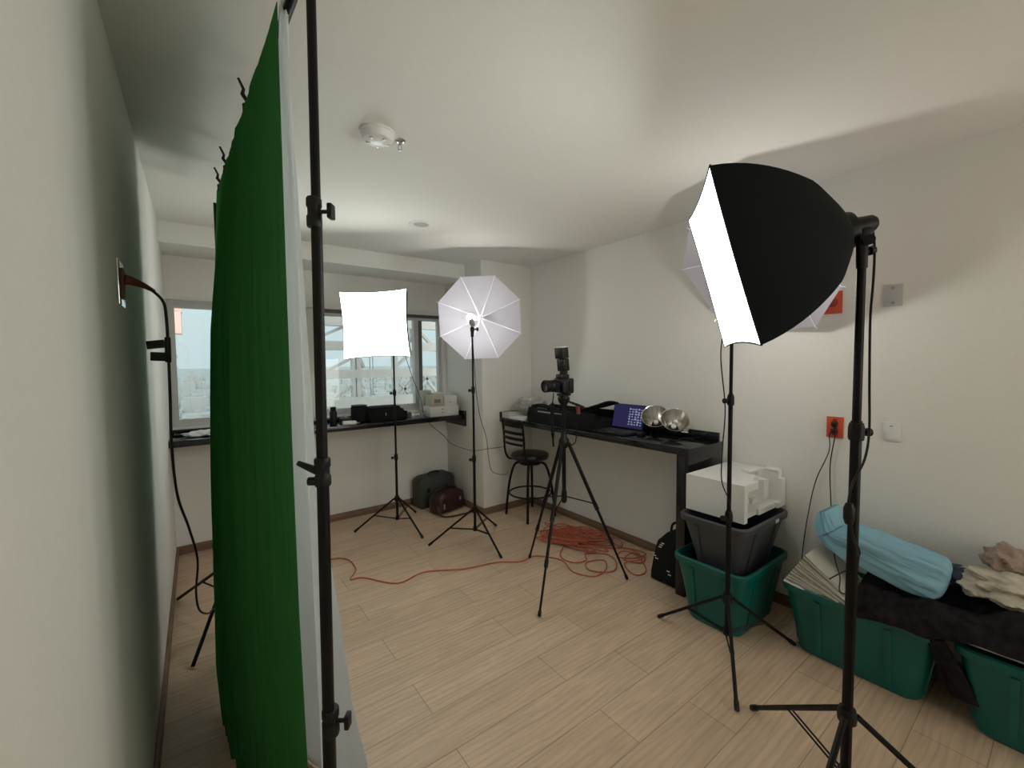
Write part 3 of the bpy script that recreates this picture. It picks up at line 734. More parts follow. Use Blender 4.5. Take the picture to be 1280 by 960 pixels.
# orange extension cord: a run across the floor and a loose tangle
rr = random.Random(11)
run = [(.46,3.25,.006),(.60,3.30,.006),(.781,3.278,.006),(.85,3.193,.006),(.848,3.011,.006),(.778,2.897,.006),(.857,2.863,.006),(1.01,2.653,.006),(1.213,2.686,.006),(1.456,2.557,.006),(1.688,2.499,.006),(1.833,2.403,.006),(1.972,2.409,.006),(2.058,2.309,.006),(2.085,2.209,.006),(2.03,2.06,.006),(2.10,1.93,.006),(2.24,1.95,.006),(2.33,2.05,.006),(2.20,2.10,.006),(2.14,2.0,.006),(2.25,1.90,.006),(2.38,1.98,.006),(2.42,2.10,.006),(2.30,2.2,.006),(2.22,2.12,.010),(2.12,2.17,.006),(2.16,2.33,.006)]
for i in range(80):
    a = i*1.9 + rr.random()*1.6
    k = .35+.65*rr.random()
    cx_, cy_ = 2.42 + .04*math.sin(i), 2.46
    run.append((min(2.705, cx_ + .25*k*math.cos(a) + .05*math.sin(i*.7)), cy_ + .40*k*math.sin(a)*abs(math.sin(i*.37+.5))**.4 - .3*(.25*k*math.cos(a)), .008 + .045*rr.random()*(1-.7*k)+.012*rr.random()))
run += [(2.50,2.20,.01),(2.62,2.08,.006),(2.66,1.93,.006),(2.52,1.94,.006),(2.45,2.03,.006),(2.56,2.05,.01),(2.60,1.90,.006),(2.50,1.86,.008),(2.44,1.96,.012),(2.58,1.98,.012),(2.48,1.80,.006),(2.38,1.75,.006),(2.33,1.80,.006),(2.40,1.92,.014),(2.55,1.88,.015),(2.63,2.02,.006),(2.60,2.10,.006)]
c = cord('extension_cord', 'orange extension cord crossing the floor into a tangled heap by the wall', run, .0044, M['orange'], k=5, seg=6)
put('plug', lambda b: tube(b, [(2.60,2.10,.012),(2.575,2.135,.014)], [.009, .012], 10), M['orange'], c)

# ------------------------------------------------------------------ camera tripod, camera, flash
TX, TY = 1.89, 2.0
t = thing('camera_tripod', 'black three legged tripod holding a camera in mid room', 'tripod', (TX, TY, 0))
feet = [(1.512, 1.807), (2.244, 1.772), (1.927, 2.41)]
put('centre_column', lambda b: tube(b, [(0, 0, .56), (0, 0, 1.19)], .013, 14), M['bmetal'], t)
put('column_end', lambda b: lathe(b, [(0, .535), (.012, .535), (.018, .55), (.018, .60), (.013, .62), (0, .62)], seg=14), M['bplas'], t)
put('crown', lambda b: lathe(b, [(0, .895), (.022, .895), (.034, .92), (.034, .945), (.020, .965), (.018, 1.01), (0, 1.01)], seg=18), M['bplas'], t)
for fx, fy in feet:
    a = Vector((fx-TX, fy-TY, .008)); d = Vector((a.x, a.y, 0)).normalized(); h = d*.030 + Vector((0, 0, .925))
    l = put('leg', lambda b: (tube(b, [h, h.lerp(a, .46)], .012, 10), tube(b, [h.lerp(a, .46), h.lerp(a, .72)], .0095, 10), tube(b, [h.lerp(a, .72), a], .0072, 10)), M['bmetal'], t)
    for s in (.46, .72):
        c = h.lerp(a, s); e = (a-h).normalized()
        put('leg_lock', lambda b: tube(b, [c-e*.022, c+e*.022], .0145 if s < .5 else .0125, 10), M['bplas'], l)
    put('rubber_foot', lambda b: tube(b, [a, a-(a-h).normalized()*.028], .0105, 10), M['bplas'], l)
    put('brace', lambda b: tube(b, [Vector((0, 0, .575))+d*.012, h.lerp(a, .44)], .0045, 6), M['bmetal'], t)
put('head', lambda b: (lathe(b, [(0, 1.165), (.020, 1.165), (.024, 1.18), (.034, 1.19), (.040, 1.215), (.030, 1.235), (0, 1.235)], seg=18), box(b, -.035, .035, -.03, .03, 1.232, 1.246, bev=.003)), M['bplas'], t)
put('pan_handle', lambda b: tube(b, [(.02, -.02, 1.195), (.055, -.06, 1.175), (.085, -.095, 1.155)], [.006, .009, .010], 10), M['bplas'], t)
put('red_grip', lambda b: tube(b, [(.060, -.065, 1.165), (.062, -.068, 1.115)], [.016, .014], 12), mat('dark_red_grip', (.16, .02, .02), .5), t)
put('hanging_strap', lambda b: tube(b, smooth_path([(-.05, .04, 1.25), (-.055, .045, 1.19), (-.057, .048, 1.13), (-.055, .045, .98), (-.05, .045, .90)], 4), [.003]*5+[.012]*5+[.011]*3+[.006]*4, 8), M['bfab'], t)
put('wrist_strap', lambda b: tube(b, smooth_path([(.05, -.05, 1.16), (.058, -.055, 1.0), (.05, -.05, .93), (.02, -.03, .91)], 4), .0035, 6), M['bfab'], t)
# camera, lens looks along its local -x
t = thing('camera', 'black digital camera with a zoom lens mounted on the tripod', 'camera', (TX, TY, 1.247), rotz=-.05)
put('body', lambda b: (box(b, -.030, .032, -.066, .066, .002, .098, bev=.010), box(b, -.058, .0, -.066, -.038, .008, .085, bev=.008)), M['bplas'], t)
put('prism_hump', lambda b: box(b, -.045, .030, -.024, .030, .090, .124, bev=.009), M['bplas'], t)
put('lens', lambda b: lathe(b, [(0, .0), (.032, .0), (.034, .02), (.036, .03), (.036, .075), (.033, .08), (.038, .09), (.039, .125), (.033, .128), (.030, .118), (0, .112)], T(-.030, 0, .050) @ Matrix.Rotation(-PI/2, 4, 'Y'), 28), M['bplas'], t)
put('focus_ring', lambda b: lathe(b, [(.0365, .036), (.0385, .038), (.0385, .066), (.0365, .068)], T(-.030, 0, .050) @ Matrix.Rotation(-PI/2, 4, 'Y'), 28), M['bfab'], t)
put('front_glass', lambda b: lathe(b, [(0, .1135), (.029, .1185), (.029, .1175), (0, .112)], T(-.030, 0, .050) @ Matrix.Rotation(-PI/2, 4, 'Y'), 24), mat('lens_glass', (.02, .02, .03), .05), t)
put('mode_dial', lambda b: lathe(b, [(0, .1085), (.012, .1085), (.013, .104), (.013, .098), (0, .098)], T(.0, .045, 0), 16), M['bplas'], t)
t = thing('camera_flash', 'black flash unit standing in the shoe on top of the camera', 'flash', (TX, TY, 1.372), rot=(.0, -.12, 0))
put('foot', lambda b: box(b, -.018, .022, -.018, .018, 0, .018, bev=.003), M['bplas'], t)
put('battery_body', lambda b: box(b, -.022, .026, -.034, .034, .018, .095, bev=.006), M['bplas'], t)
put('flash_head', lambda b: box(b, -.030, .026, -.037, .037, .099, .168, bev=.006), M['bplas'], t)
put('flash_lens', lambda b: box(b, -.026, .022, -.033, .033, .1685, .174, bev=.002), M['white'], t)

# ------------------------------------------------------------------ bar stool
SX, SY_ = 2.485, 3.09
t = thing('bar_stool', 'black bar stool with a round padded seat and ladder back under the counter', 'stool', (SX, SY_, 0))
put('seat', lambda b: lathe(b, [(0, .545), (.150, .545), (.172, .556), (.178, .578), (.170, .598), (.14, .606), (0, .609)], seg=40), M['vinyl'], t)
put('seat_swivel', lambda b: lathe(b, [(0, .500), (.10, .500), (.10, .5445), (0, .5445)], seg=24), M['bmetal'], t)
for a in (PI/4+.02, 3*PI/4, 5*PI/4, 7*PI/4):
    c, s = math.cos(a), math.sin(a)
    put('leg', lambda b: tube(b, smooth_path([(.09*c, .09*s, .515), (.150*c, .150*s, .48), (.200*c, .200*s, .30), (.232*c, .232*s, .008)], 6), .0115, 10), M['bmetal'], t)
put('foot_ring', lambda b: tube(b, [(.197*math.cos(k*PI/20), .197*math.sin(k*PI/20), .225) for k in range(41)], .008, 8, cap=False), M['bmetal'], t)
for sg in (-1, 1):
    put('back_post', lambda b: tube(b, smooth_path([(-.06, .14*sg, .535), (-.135, .150*sg, .545), (-.178, .150*sg, .62), (-.190, .150*sg, .78), (-.205, .145*sg, .925)], 6), .0100, 10), M['bmetal'], t)
def slat(b, z, h):
    grid(b, lambda u, v: Vector((-.196-.020*math.sin(PI*u)-.08*(z-.8)*0, (u-.5)*.29, z+(v-.5)*h)), 12, 2, .008)
put('top_rail', lambda b: slat(b, .895, .060), M['bmetal'], t)
put('back_slat', lambda b: slat(b, .812, .026), M['bmetal'], t)
put('back_slat', lambda b: slat(b, .762, .026), M['bmetal'], t)
put('back_slat', lambda b: slat(b, .712, .020), M['bmetal'], t)

# ------------------------------------------------------------------ tubs
def tub(label, cx, cy, hx, hy, z0, h, m, taper=.055, group=None, cname='storage_tub'):
    t = thing(cname, label, 'storage tub', (cx, cy, z0), group=group)
    def sh(b):
        R = []
        def ring(k, z, off=0): return rrect(0, 0, hx-taper*(1-k)-off, hy-taper*(1-k)-off, .055, z)
        R.append(rrect(0, 0, .03, .03, .02, 0)); R.append(rrect(0, 0, hx-taper-.012, hy-taper-.012, .05, 0)); R.append(ring(0, .012))
        for k in (.25, .5, .75, .9): R.append(ring(k, h*k, .004))
        R.append(ring(1, h-.038, .008))
        R.append(rrect(0, 0, hx+.004, hy+.004, .06, h-.034)); R.append(rrect(0, 0, hx+.006, hy+.006, .06, h-.006)); R.append(rrect(0, 0, hx, hy, .056, h))
        R.append(rrect(0, 0, hx-.010, hy-.010, .05, h)); R.append(rrect(0, 0, hx-.014, hy-.014, .05, h-.035))
        R.append(rrect(0, 0, hx-taper-.012, hy-taper-.012, .045, .018)); R.append(rrect(0, 0, .02, .02, .015, .018))
        loft(b, R, True, True)
    def ribs(b):
        for sgn in (-1, 1):
            for q in (-.45, .45):
                # raised panel ribs on the long and short walls, following the taper
                for (ax) in (0, 1):
                    hh = hx if ax == 0 else hy; ot = hy if ax == 0 else hx
                    p0 = hh-taper+.000; p1 = hh-.010
                    w = .012
                    vs = []
                    for (zz, pp) in ((.03, p0+taper*.03/h), (h-.05, p0+taper*(h-.05)/h)):
                        for dd in (-w, w):
                            for o_ in (-.006, .003):
                                x, y = sgn*(pp+o_), q*ot+dd
                                vs.append(b.verts.new(Vector((x, y, zz)) if ax == 0 else Vector((y, x, zz))))
                    for f_ in ((0, 1, 3, 2), (4, 6, 7, 5), (0, 4, 5, 1), (2, 3, 7, 6), (0, 2, 6, 4), (1, 5, 7, 3)): b.faces.new([vs[i] for i in f_])
    put('body', lambda b: (sh(b), ribs(b)), m, t)
    return t
tub('teal plastic tub beside the counter leg with a grey tub nested in it', 2.405, 1.175, .268, .200, 0, .365, M['teal'])
tg = tub('dark grey plastic tub nested in the teal tub under the foam block', 2.412, 1.165, .262, .185, .205, .395, M['grey'], taper=.085)
put('white_sticker', lambda b: box(b, .06, .10, -.1935, -.1915, .366, .384), M['white'], tg)
tub('teal plastic tub full of newspapers, at the middle of the row', 2.520, .600, .205, .285, 0, .345, M['teal'])
tub('teal plastic tub at the right edge, nearest the camera', 2.520, -.010, .205, .285, 0, .345, M['teal'])

# styrofoam block with a moulded side
t = thing('foam_block', 'white moulded styrofoam packing block on top of the grey tub', 'foam packing', (2.24, 1.03, .601))
def f(b):
    X = [0, .035, .09, .15, .20, .27, .34, .40, .45, .50]; Z = [0, .03, .06, .11, .16, .20]
    dep = [  # how far each cell is carved back from the near face
        [0, 0, 0, 0, 0], [.06, .10, .14, .03, 0], [.03, .12, .15, .10, 0], [.03, .12, .15, .10, .03], [.015, .10, .15, .09, .05],
        [.015, .08, .13, .12, .12], [.015, .08, .05, .05, .13], [0, .08, .11, .11, .11], [0, 0, 0, 0, 0.02]]
    for i in range(9):
        for j in range(5):
            box(b, X[i], X[i+1]+(.0005 if i < 8 else 0), dep[i][j], .325, Z[j], Z[j+1]+(.0004 if j < 4 else 0))
    box(b, .44, .50, .02, .10, .198, .215, bev=.006); box(b, .30, .42, .10, .16, .198, .212, bev=.005)
put('block', f, M['foam'], t)

# black bag behind the counter leg
def crumple(b, sx_, sy_, sz_, seed, amp=.18, freq=2.2, sub=4, flat=.0):
    r = bmesh.ops.create_icosphere(b, subdivisions=sub, radius=1.0)
    for v in r['verts']:
        n_ = v.co.normalized(); q = n_*freq + Vector((seed, seed*1.7, 0))
        k = 1 + amp*noise.noise(q) + amp*.45*abs(noise.noise(q*1.9)) + amp*.10*noise.noise(q*4.1)
        co = Vector((n_.x*sx_*k, n_.y*sy_*k, n_.z*sz_*k))
        if co.z < -sz_*(1-flat): co.z = -sz_*(1-flat) + (co.z + sz_*(1-flat))*.05
        v.co = co + Vector((0, 0, sz_*(1-flat)))
t = thing('black_backpack', 'black bag with small white marks leaning against the counter leg', 'bag', (2.475, 1.60, 0))
def f(b):
    # wedge outline in y,z thickened along x
    prof = [(-.112, .0), (.100, .0), (.098, .05), (.070, .20), (.050, .27), (-.02, .345), (-.095, .385), (-.112, .36)]
    for k, (x, s) in enumerate(((-.085, .86), (-.095, 1), (.06, 1), (.095, .86))): pass
    loft(b, [[(x, y*s, max(.002, z*s+(1-s)*.1)) for y, z in prof] for x, s in ((-.090, .90), (-.075, 1), (.075, 1), (.090, .90))], True, True)
put('body', f, M['bfab'], t, sharp=60)
def f(b):
    rr = random.Random(5)
    for (y, z) in ((.0, .27), (.012, .255), (.06, .17), (.045, .155), (.07, .185), (-.04, .10), (-.05, .08), (.02, .24)):
        box(b, -.0945, -.0905, y-.010, y+.010, z-.003, z+.003, None)
put('white_mark', f, M['white'], t)
put('carry_handle', lambda b: tube(b, smooth_path([(0, .0, .325), (0, -.01, .375), (0, -.05, .40), (0, -.085, .378)], 5), .008, 8), M['bfab'], t)

# newspapers standing fanned in the middle tub
rr = random.Random(21)
for i in range(16):
    k = i/15
    ang = math.radians(8 + 30*k)
    y0 = .868 - .0*k; z0 = .352 + .155*k
    w = .27 - .05*k
    labs = ['folded newspaper at the bottom of the fanned pile in the middle teal tub', 'folded newspaper on top of the fanned pile in the middle teal tub']
    lab = labs[0] if i == 0 else labs[1] if i == 15 else 'folded newspaper inside the fanned pile in the middle teal tub'
    t = thing('newspaper', lab, 'newspaper', (2.318+.012*k+rr.uniform(-.006, .006), .868-.085*k, z0), group='newspapers in the middle teal tub', rot=(ang, 0, rr.uniform(-.03, .03)))
    def f(b):
        th = .0085
        ring = []
        for q in range(7):
            a = PI/2 + PI*q/6
            ring.append((th/2*math.cos(a)*1.0, th/2*math.sin(a)))
        prof = [(0.24, th/2)] + ring + [(0.24, -th/2)]
        loft(b, [[(x, y, z) for x, z in prof] for y in (-w, -w/2, 0)], True, True)
    put('folded_sheets', f, M['paperw'] if i in (0, 3, 9) else M['paper'], t)
o = put('magazine', lambda b: box(b, 0, .26, 0, .17, 0, .010, bev=.002), M['blue_dark']); tag(o, 'dark covered magazine at the left end of the newspaper tub', 'magazine')
o.location = (2.36, .70, .325); o.rotation_euler = (.10, 0, .05)
o.location = (2.40, .69, .352)

# blue plastic bag
t = thing('blue_plastic_bag', 'light blue translucent plastic bag lying on the newspapers', 'bag', (0, 0, 0))
def f(b):
    # body along y from .70 (high) to .31 (low)
    P0 = Vector((2.56, .765, .690)); P1 = Vector((2.50, .700, .600)); P2 = Vector((2.49, .56, .570)); P3 = Vector((2.49, .40, .530)); P4 = Vector((2.50, .315, .515))
    cen = smooth_path([P0, P1, P2, P3, P4], 18); n = len(cen); rings = []
    for i, c_ in enumerate(cen):
        s = i/(n-1)
        wx = .085*min(1, .75+s*1.0) * (1 if s < .88 else max(.25, math.sqrt(max(0, 1-((s-.88)/.125)**2))))
        wz = (.035 + .055*min(1, s*3.0)) * (1 if s < .86 else max(.22, math.sqrt(max(0, 1-((s-.86)/.145)**2))))
        if s < .2: wx *= 1.15
        d = (cen[min(i+1, n-1)]-cen[max(i-1, 0)]).normalized(); side = Vector((1, 0, 0)); u_ = side.cross(d).normalized()
        if u_.z < 0: u_ = -u_
        ring = []
        for k in range(90):
            a = 2*PI*k/90
            kk = 1 + .16*noise.noise(Vector((math.cos(a)*2.2, math.sin(a)*2.2, s*3.5))) - .22*abs(noise.noise(Vector((math.cos(a)*3+9, math.sin(a)*3, s*2.2)))) - .10*abs(noise.noise(Vector((math.cos(a)*8, math.sin(a)*8, s*7)))) + .06 + .09*math.cos(3*a-1.2+2.5*s) + .07*math.sin(5*a+4*s)*s
            ring.append(c_ + side*(wx*math.cos(a)*kk*1.25) + u_*(wz*math.sin(a)*kk))
        rings.append(ring)
    loft(b, rings, False, True)
put('bag_body', f, M['blueb'], t, sharp=50)

# dark garments spread over the tubs
t = thing('dark_garment_pile', 'dark grey and black clothes heaped across the two right hand tubs', 'clothes', (0, 0, 0))
def gar(u, v):
    y = .600 - u*1.05
    top = .405 + .055*min(1, max(0, (u-.12)*3)) + .055*max(0, math.sin((u-.38)*7))*(u > .38)
    front = .300 + .085*min(1, u*1.9)
    x = 2.675 - v*.385
    if v < .72: z = top + .018*math.sin(v*7)
    else:
        k = (v-.72)/.28; x = 2.675-.72*.385 - .105*math.sin(k*PI/2); z = top - (top-front)*k**1.1 + .012
    nn = noise.noise(Vector((y*7, v*4, 1))) ; n2 = noise.noise(Vector((y*19, v*9, 5)))
    return Vector((x - .018*nn*(v > .5) - .010*n2*(v > .6), y, z + .026*nn + .018*n2*(1-v*.5)))
put('jacket', lambda b: grid(b, gar, 90, 40, .012), M['jacket'], t, sharp=80)
put('sleeve', lambda b: loft(b, [[(2.330+.018*math.cos(a)+.015*k, .330-.03*k+.030*math.sin(a)*(1+.2*k), .335-.075*k) for a in [2*PI*q/14 for q in range(14)]] for k in range(4)], True, True), M['jacket'], t)
o = put('cream_cloth', lambda b: crumple(b, .13, .150, .055, 3.1, .38, 2.6, 5, .1), M['cream']); tag(o, 'crumpled cream cloth on top of the dark clothes by the wall', 'cloth'); o.location = (2.56, .155, .485)
o = put('tan_cloth', lambda b: crumple(b, .075, .070, .060, 8.3, .35, 2.4, 4, .1), M['tan']); tag(o, 'small tan brown cloth bundle behind the crumpled cream cloth', 'cloth'); o.location = (2.64, .165, .565)
o = put('folded_hat', lambda b: crumple(b, .07, .055, .035, 5.3, .25, 2.0, 4, .1), M['blue_dark']); tag(o, 'dark folded hat between the blue bag and the cream cloth', 'hat'); o.location = (2.56, .300, .500)
t = thing('grey_folder', 'flat grey folder with a pale rim sticking out of the nearest teal tub', 'folder', (2.325, -.235, .358), rot=(0, .10, 0))
put('folder_cover', lambda b: box(b, .008, .30, 0, .50, 0, .018, bev=.003), mat('grey_folder_card', (.16, .16, .17), .6), t)
put('pale_rim', lambda b: box(b, 0, .0075, -.002, .502, .002, .014, bev=.001), M['cardw'], t)

# ------------------------------------------------------------------ on the counter
ZC = .9205
t = thing('open_equipment_bag', 'long black fabric bag lying open on the counter', 'bag', (0, 0, 0))
def f(b):
    yl = [2.235, 2.26, 2.45, 2.7, 2.93, 2.96]; 
    rings = []
    for y, ins, h in ((2.215, .012, .135), (2.235, 0, .130), (2.5, -.006, .120), (2.75, -.004, .118), (3.0, 0, .125), (3.02, .012, .128)):
        x0, x1 = 2.395+ins, 2.70-ins
        hh = h-ins
        rings.append([(x0, y, ZC), (x0-.008, y, ZC+hh*.5), (x0+.008, y, ZC+hh), (x0+.022, y, ZC+hh), (x0+.03, y, ZC+hh*.62), (x1-.03, y, ZC+hh*.60), (x1-.02, y, ZC+hh+.01), (x1, y, ZC+hh), (x1, y, ZC)])
    loft(b, rings, True, True)
put('bag_body', f, M['bfab'], t, sharp=50)
put('lid_flap', lambda b: grid(b, lambda u, v: Vector((2.42+.24*v, 2.56-.37*u, ZC+.120+.085*u**1.3+.02*math.sin(PI*v)*u)), 14, 8, .010), M['bfab'], t)
put('rolled_flap', lambda b: tube(b, smooth_path([(2.42, 2.60, ZC+.12), (2.43, 2.75, ZC+.135), (2.44, 2.88, ZC+.145), (2.44, 2.99, ZC+.125)], 5), [.018]*16, 10), M['bfab'], t)
put('grey_stripe', lambda b: box(b, 2.3905, 2.3945, 2.55, 2.86, ZC+.092, ZC+.102), M['steel'], t)

t = thing('laptop', 'open laptop with a dark blue screen on the counter', 'laptop', (2.50, 2.06, ZC), rotz=0)
mL = RZ(.02)
put('keyboard_base', lambda b: box(b, -.115, .085, -.145, .145, .001, .017, bev=.004), M['bplas'], t)
put('keys', lambda b: [box(b, -.060+.024*i, -.041+.024*i, -.125+.0195*j, -.110+.0195*j, .0172, .0195) for i in range(5) for j in range(13)] and None, M['grey'], t)
put('touchpad', lambda b: box(b, -.108, -.070, -.035, .035, .0172, .0178), M['grey'], t)
lid = put('screen_lid', lambda b: box(b, -.004, .004, -.145, .145, 0, .190, bev=.003), M['bplas'], t)
lid.location = (.092, 0, .016); lid.rotation_euler = (0, .22, 0)
put('screen', lambda b: box(b, -.0052, -.0042, -.136, .136, .012, .182), M['screen'], lid)
def f(b):
    rr = random.Random(4)
    for i in range(5):
        for j in range(7):
            w_ = .010+.010*rr.random(); h_ = .007+.008*rr.random(); box(b, -.0058, -.0053, -.112+.026*i-w_, -.112+.026*i, .035+.019*j, .035+.019*j+h_)
put('desktop_icons', f, M['icons'], lid)

def clamp_lamp(label, loc, d, R=.085):
    t = thing('reflector_lamp', label, 'lamp', loc)
    t.matrix_world = aim(loc, d)
    put('reflector', lambda b: lathe(b, [(.022, 0), (.030, .004), (.048, .020), (R*.86, .062), (R, .100), (R+.004, .102), (R+.003, .099), (R*.86+.003, .058), (.050, .015), (.030, -.003), (.022, -.004), (.022, 0)], seg=40), mat('brushed_reflector', (.62, .60, .56), .22, 1.0, noise=(24, .2, .1)), t)
    put('lamp_socket', lambda b: lathe(b, [(0, -.050), (.018, -.050), (.022, -.045), (.022, .012), (0, .012)], seg=20), M['bplas'], t)
    put('inner_socket', lambda b: lathe(b, [(0, .013), (.016, .013), (.016, .028), (0, .028)], seg=16), M['white'], t)
    put('spring_clamp', lambda b: (tube(b, [(.022, 0, -.03), (.060, 0, -.032), (.10, .0, -.020)], [.006, .007, .006], 8), tube(b, [(.022, 0, -.04), (.060, 0, -.048), (.10, .0, -.052)], [.006, .007, .006], 8)), M['chrome'], t)
    return t
clamp_lamp('silver reflector clamp lamp on the counter, the left of two', (2.655, 1.845, ZC+.075), (-.55, -.30, .55), .090)
clamp_lamp('silver reflector clamp lamp on the counter, the right of two', (2.605, 1.675, ZC+.070), (-.50, -.42, .60), .088)
o = put('extension_cable', lambda b: (tube(b, smooth_path([(2.66, 1.98, ZC+.02), (2.67, 1.93, ZC+.075), (2.66, 1.88, ZC+.06), (2.62, 1.86, ZC+.006), (2.50, 1.80, ZC+.005), (2.45, 1.70, ZC+.005), (2.52, 1.60, ZC+.005), (2.62, 1.62, ZC+.005), (2.69, 1.56, ZC+.006), (2.69, 1.47, ZC+.05)], 6), .0028, 6)), M['bplas']); tag(o, 'black cord lying around the two reflector lamps', 'cord')
t = thing('power_adapter', 'small black power adapter lying between laptop and reflector lamps', 'adapter', (2.50, 1.86, ZC))
put('case', lambda b: box(b, -.03, .03, -.02, .02, .001, .028, bev=.005), M['bplas'], t)
put('label_plate', lambda b: box(b, -.018, .018, -.012, .012, .0285, .0290), M['grey'], t)

o = put('paper_stack', lambda b: [box(b, -.07+.002*i, .07-.003*i, -.10, .10, .0+.006*i, .0055+.006*i) for i in range(4)] and None, M['paperw']); tag(o, 'small stack of white papers on the near far corner of the counter', 'papers'); o.location = (2.42, 3.13, ZC); o.rotation_euler = (0, 0, .1)
o['label'] = 'small stack of white papers on the counter end above the stool'
t = thing('white_tray', 'white open box on the far corner of the counter', 'box', (2.50, 3.29, ZC))
put('tray_body', lambda b: (box(b, -.15, .15, -.055, .055, 0, .004), box(b, -.15, -.146, -.055, .055, .004, .055), box(b, .146, .15, -.055, .055, .004, .055), box(b, -.146, .146, -.055, -.051, .004, .05), box(b, -.146, .146, .051, .055, .004, .05)), M['cardw'], t)
o = put('clear_plastic_bag', lambda b: crumple(b, .125, .135, .075, 2.2, .45, 2.6, 5, .2), M['bagclear'], sharp=50); tag(o, 'crumpled clear plastic bag on the counter by the corner', 'bag'); o.location = (2.585, 3.165, ZC+.0)
o.location = (2.58, 3.185, ZC+.056)
o.scale = (1, 1, 1)

# ------------------------------------------------------------------ on the window ledge
ZL = .9305
t = thing('black_bottle', 'black cylinder bottle on the window ledge beside the backdrop', 'bottle', (.93, 3.84, ZL))
put('bottle_body', lambda b: lathe(b, [(0, 0), (.028, 0), (.030, .004), (.030, .105), (.024, .115), (0, .115)], seg=24), M['bplas'], t)
put('bottle_cap', lambda b: lathe(b, [(0, .1155), (.022, .1155), (.023, .120), (.023, .150), (0, .152)], seg=24), M['bmetal'], t)
t = thing('speaker_box', 'small black padded case on the ledge left of the black camera bag', 'case', (1.155, 3.86, ZL), rotz=.2)
put('case_body', lambda b: box(b, -.058, .058, -.055, .055, 0, .140, bev=.014), M['bfab'], t)
put('case_lid', lambda b: box(b, -.054, .054, -.052, .052, .1405, .152, bev=.005), M['bplas'], t)
t = thing('camera_bag', 'wide black camera bag on the window ledge behind the far stand', 'bag', (1.375, 3.835, ZL))
put('bag_body', lambda b: loft(b, [rrect(0, 0, .150, .075, .03, 0), rrect(0, 0, .168, .085, .035, .02), rrect(0, 0, .165, .083, .035, .095), rrect(0, 0, .150, .078, .03, .105)], True, True), M['bfab'], t)
put('bag_flap', lambda b: loft(b, [rrect(-.012, 0, .146, .082, .03, .1055), rrect(-.012, 0, .140, .080, .03, .125), rrect(-.012, 0, .120, .064, .03, .132)], True, True), M['bfab'], t)
put('side_pocket', lambda b: box(b, .170, .205, -.05, .05, .0, .075, bev=.010), M['bfab'], t)
put('zip_pull', lambda b: box(b, -.02, -.014, -.0885, -.0855, .05, .075), M['steel'], t)
t = thing('white_adapter', 'small white plastic charger lying near the ledge edge', 'charger', (1.035, 3.745, ZL), rotz=-.1)
put('charger_case', lambda b: box(b, -.055, .055, -.030, .030, .0005, .030, bev=.008), M['white'], t)
put('cable_stub', lambda b: tube(b, [(.05, 0, .012), (.075, .01, .008), (.09, .03, .005)], .003, 6), M['white'], t)
t = thing('small_gadget', 'low black gadget on the ledge between bottle and case', 'gadget', (1.035, 3.86, ZL))
put('gadget_body', lambda b: box(b, -.045, .045, -.035, .035, .0005, .050, bev=.010), M['bplas'], t)
put('gadget_dial', lambda b: lathe(b, [(0, .062), (.016, .062), (.018, .0505), (0, .0505)], seg=18), M['steel'], t)
t = thing('black_remote', 'flat black remote lying along the back of the ledge', 'remote', (1.72, 3.98, ZL))
put('remote_body', lambda b: box(b, -.10, .10, -.02, .02, .0005, .035, bev=.005), M['bplas'], t)
put('buttons', lambda b: [box(b, -.08+.03*i, -.07+.03*i, -.006, .006, .0352, .037) for i in range(5)] and None, M['grey'], t)
t = thing('clear_plastic_case', 'clear plastic case on the ledge between camera bag and boxes', 'case', (1.675, 3.82, ZL))
put('case_shell', lambda b: box(b, -.075, .075, -.075, .075, .0005, .055, bev=.006), M['clearp'], t)
put('case_lid', lambda b: box(b, -.078, .078, -.078, .078, .0555, .066, bev=.003), M['clearp'], t)
def carton(label, x0, x1, y0, y1, z0, z1, m, prints, tilt=0):
    t = thing('carton', label, 'box', ((x0+x1)/2, (y0+y1)/2, z0), rotz=tilt)
    hx, hy, h = (x1-x0)/2, (y1-y0)/2, z1-z0
    put('carton_body', lambda b: box(b, -hx, hx, -hy, hy, 0, h, bev=.002), m, t)
    if prints: put('printed_panel', lambda b: [box(b, -hx+a*2*hx, -hx+c*2*hx, -hy-.0008, -hy-.0001, d*h, e*h) for a, c, d, e in prints] and None, M['print'], t)
carton('low white carton at the right end of the ledge, under two others', 1.785, 2.095, 3.735, 3.885, ZL, ZL+.098, M['cardw'], [(.40, .44, .30, .42), (.40, .44, .62, .74)])
carton('cream carton with a grey printed panel, on the low white carton', 1.80, 1.935, 3.745, 3.875, ZL+.0985, ZL+.208, M['cardb'], [(.25, .75, .30, .62), (.25, .75, .15, .20)])
carton('plain white carton with a small mark, on the low white carton', 1.94, 2.085, 3.745, 3.875, ZL+.0985, ZL+.195, M['cardw'], [(.40, .52, .30, .38)])
carton('tall slim beige carton standing behind the low white carton', 1.79, 1.88, 3.90, 3.99, ZL, ZL+.245, M['cardb'], [(.62, .80, .12, .88)])
carton('tall white carton standing behind the plain white carton', 1.90, 2.10, 3.90, 3.98, ZL, ZL+.215, M['cardw'], None)
o = put('white_cloth', lambda b: crumple(b, .11, .065, .020, 4.4, .5, 2.5, 4, .2), M['paperw'], sharp=50); tag(o, 'crumpled white tissue on the ledge left of the green screen', 'tissue'); o.location = (.03, 3.85, ZL+.004)
t = thing('black_tablet', 'thin black tablet lying on the left end of the ledge', 'tablet', (-.06, 3.98, ZL))
put('tablet_case', lambda b: box(b, -.09, .17, -.06, .06, .0005, .014, bev=.003), M['bplas'], t)
put('tablet_glass', lambda b: box(b, -.08, .16, -.05, .05, .0142, .0150), M['stone'], t)

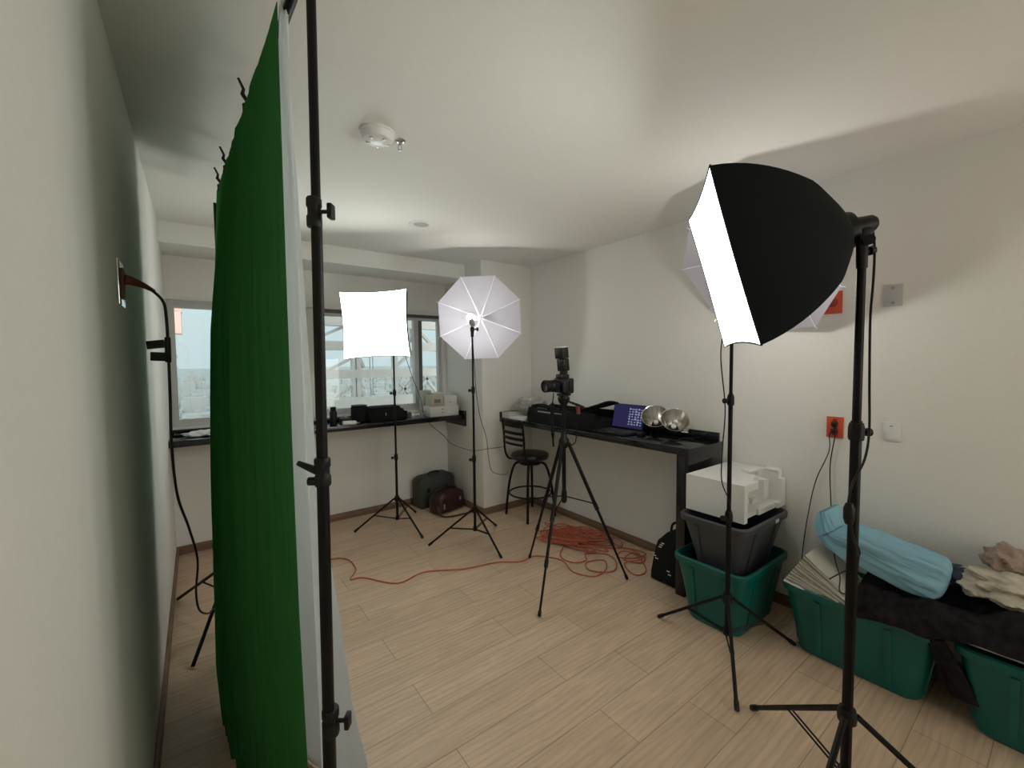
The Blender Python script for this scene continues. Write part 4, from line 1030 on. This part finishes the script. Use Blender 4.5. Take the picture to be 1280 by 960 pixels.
# ------------------------------------------------------------------ bags on the floor in the corner
t = thing('hard_case', 'dark green grey hard case standing against the window wall', 'case', (1.915, 3.975, 0), rotz=.10)
def f(b):
    loft(b, [[(x, y, z) for x, z in [(-hx, .015), (-hx+.015, .002), (hx-.015, .002), (hx, .015), (hx, h-.05), (hx-.02, h-.012), (hx-.06, h), (-hx+.06, h-.012), (-hx+.02, h-.03), (-hx, h-.06)]]
             for y, hx, h in ((-.085, .185, .300), (-.07, .198, .318), (.07, .198, .318), (.085, .185, .300))], True, True)
put('case_shell', f, M['suit'], t, sharp=50)
put('carry_handle', lambda b: tube(b, smooth_path([(-.06, -.01, .312), (-.045, -.01, .336), (.045, -.01, .336), (.06, -.01, .312)], 5), .008, 8), M['bplas'], t)
put('latch', lambda b: (box(b, -.12, -.09, -.0925, -.0855, .16, .20, bev=.002), box(b, .09, .12, -.0925, -.0855, .16, .20, bev=.002)), M['bplas'], t)
t = thing('leather_bag', 'burgundy leather bag on the floor in front of the dark hard case', 'bag', (1.935, 3.715, 0), rotz=.22)
def f(b):
    R = []
    for y, s in ((-.085, .86), (-.065, .97), (0, 1.0), (.065, .97), (.085, .86)):
        R.append([(x*s, y, z*s+(1-s)*.09) for x, z in [(-.165, .01), (.165, .01), (.172, .05), (.168, .14), (.150, .185), (.09, .212), (0, .218), (-.10, .208), (-.155, .18), (-.172, .12)]])
    loft(b, R, True, True)
put('bag_body', f, M['leather'], t, sharp=60)
put('top_zip', lambda b: tube(b, [(-.12, 0, .208), (0, 0, .220), (.12, 0, .208)], .006, 8), M['bplas'], t)
put('side_pocket', lambda b: box(b, -.13, .03, -.100, -.082, .03, .15, bev=.010), M['leather'], t)
put('buckle', lambda b: (box(b, -.125, -.110, -.105, -.100, .06, .11, bev=.002), box(b, .085, .105, -.092, -.086, .10, .13, bev=.002)), M['steel'], t)
put('bag_handle', lambda b: tube(b, smooth_path([(-.05, -.03, .205), (-.03, -.035, .245), (.05, -.035, .245), (.07, -.03, .205)], 5), .007, 8), M['leather'], t)
def f(b):
    pth = smooth_path([(-.16, -.06, .10), (-.17, -.11, .02), (-.12, -.17, .006), (.02, -.22, .006), (.16, -.24, .006), (.24, -.17, .006), (.20, -.06, .006), (.165, .0, .05)], 6)
    n_ = len(pth)
    L_ = []
    for i, p in enumerate(pth):
        d = (pth[min(i+1, n_-1)]-pth[max(i-1, 0)]); s = Vector((-d.y, d.x, 0)).normalized()*.013
        L_.append([p-s, p+s, p+s+Vector((0, 0, .004)), p-s+Vector((0, 0, .004))])
    loft(b, L_, True, True)
put('shoulder_strap', f, M['strapm'], t)
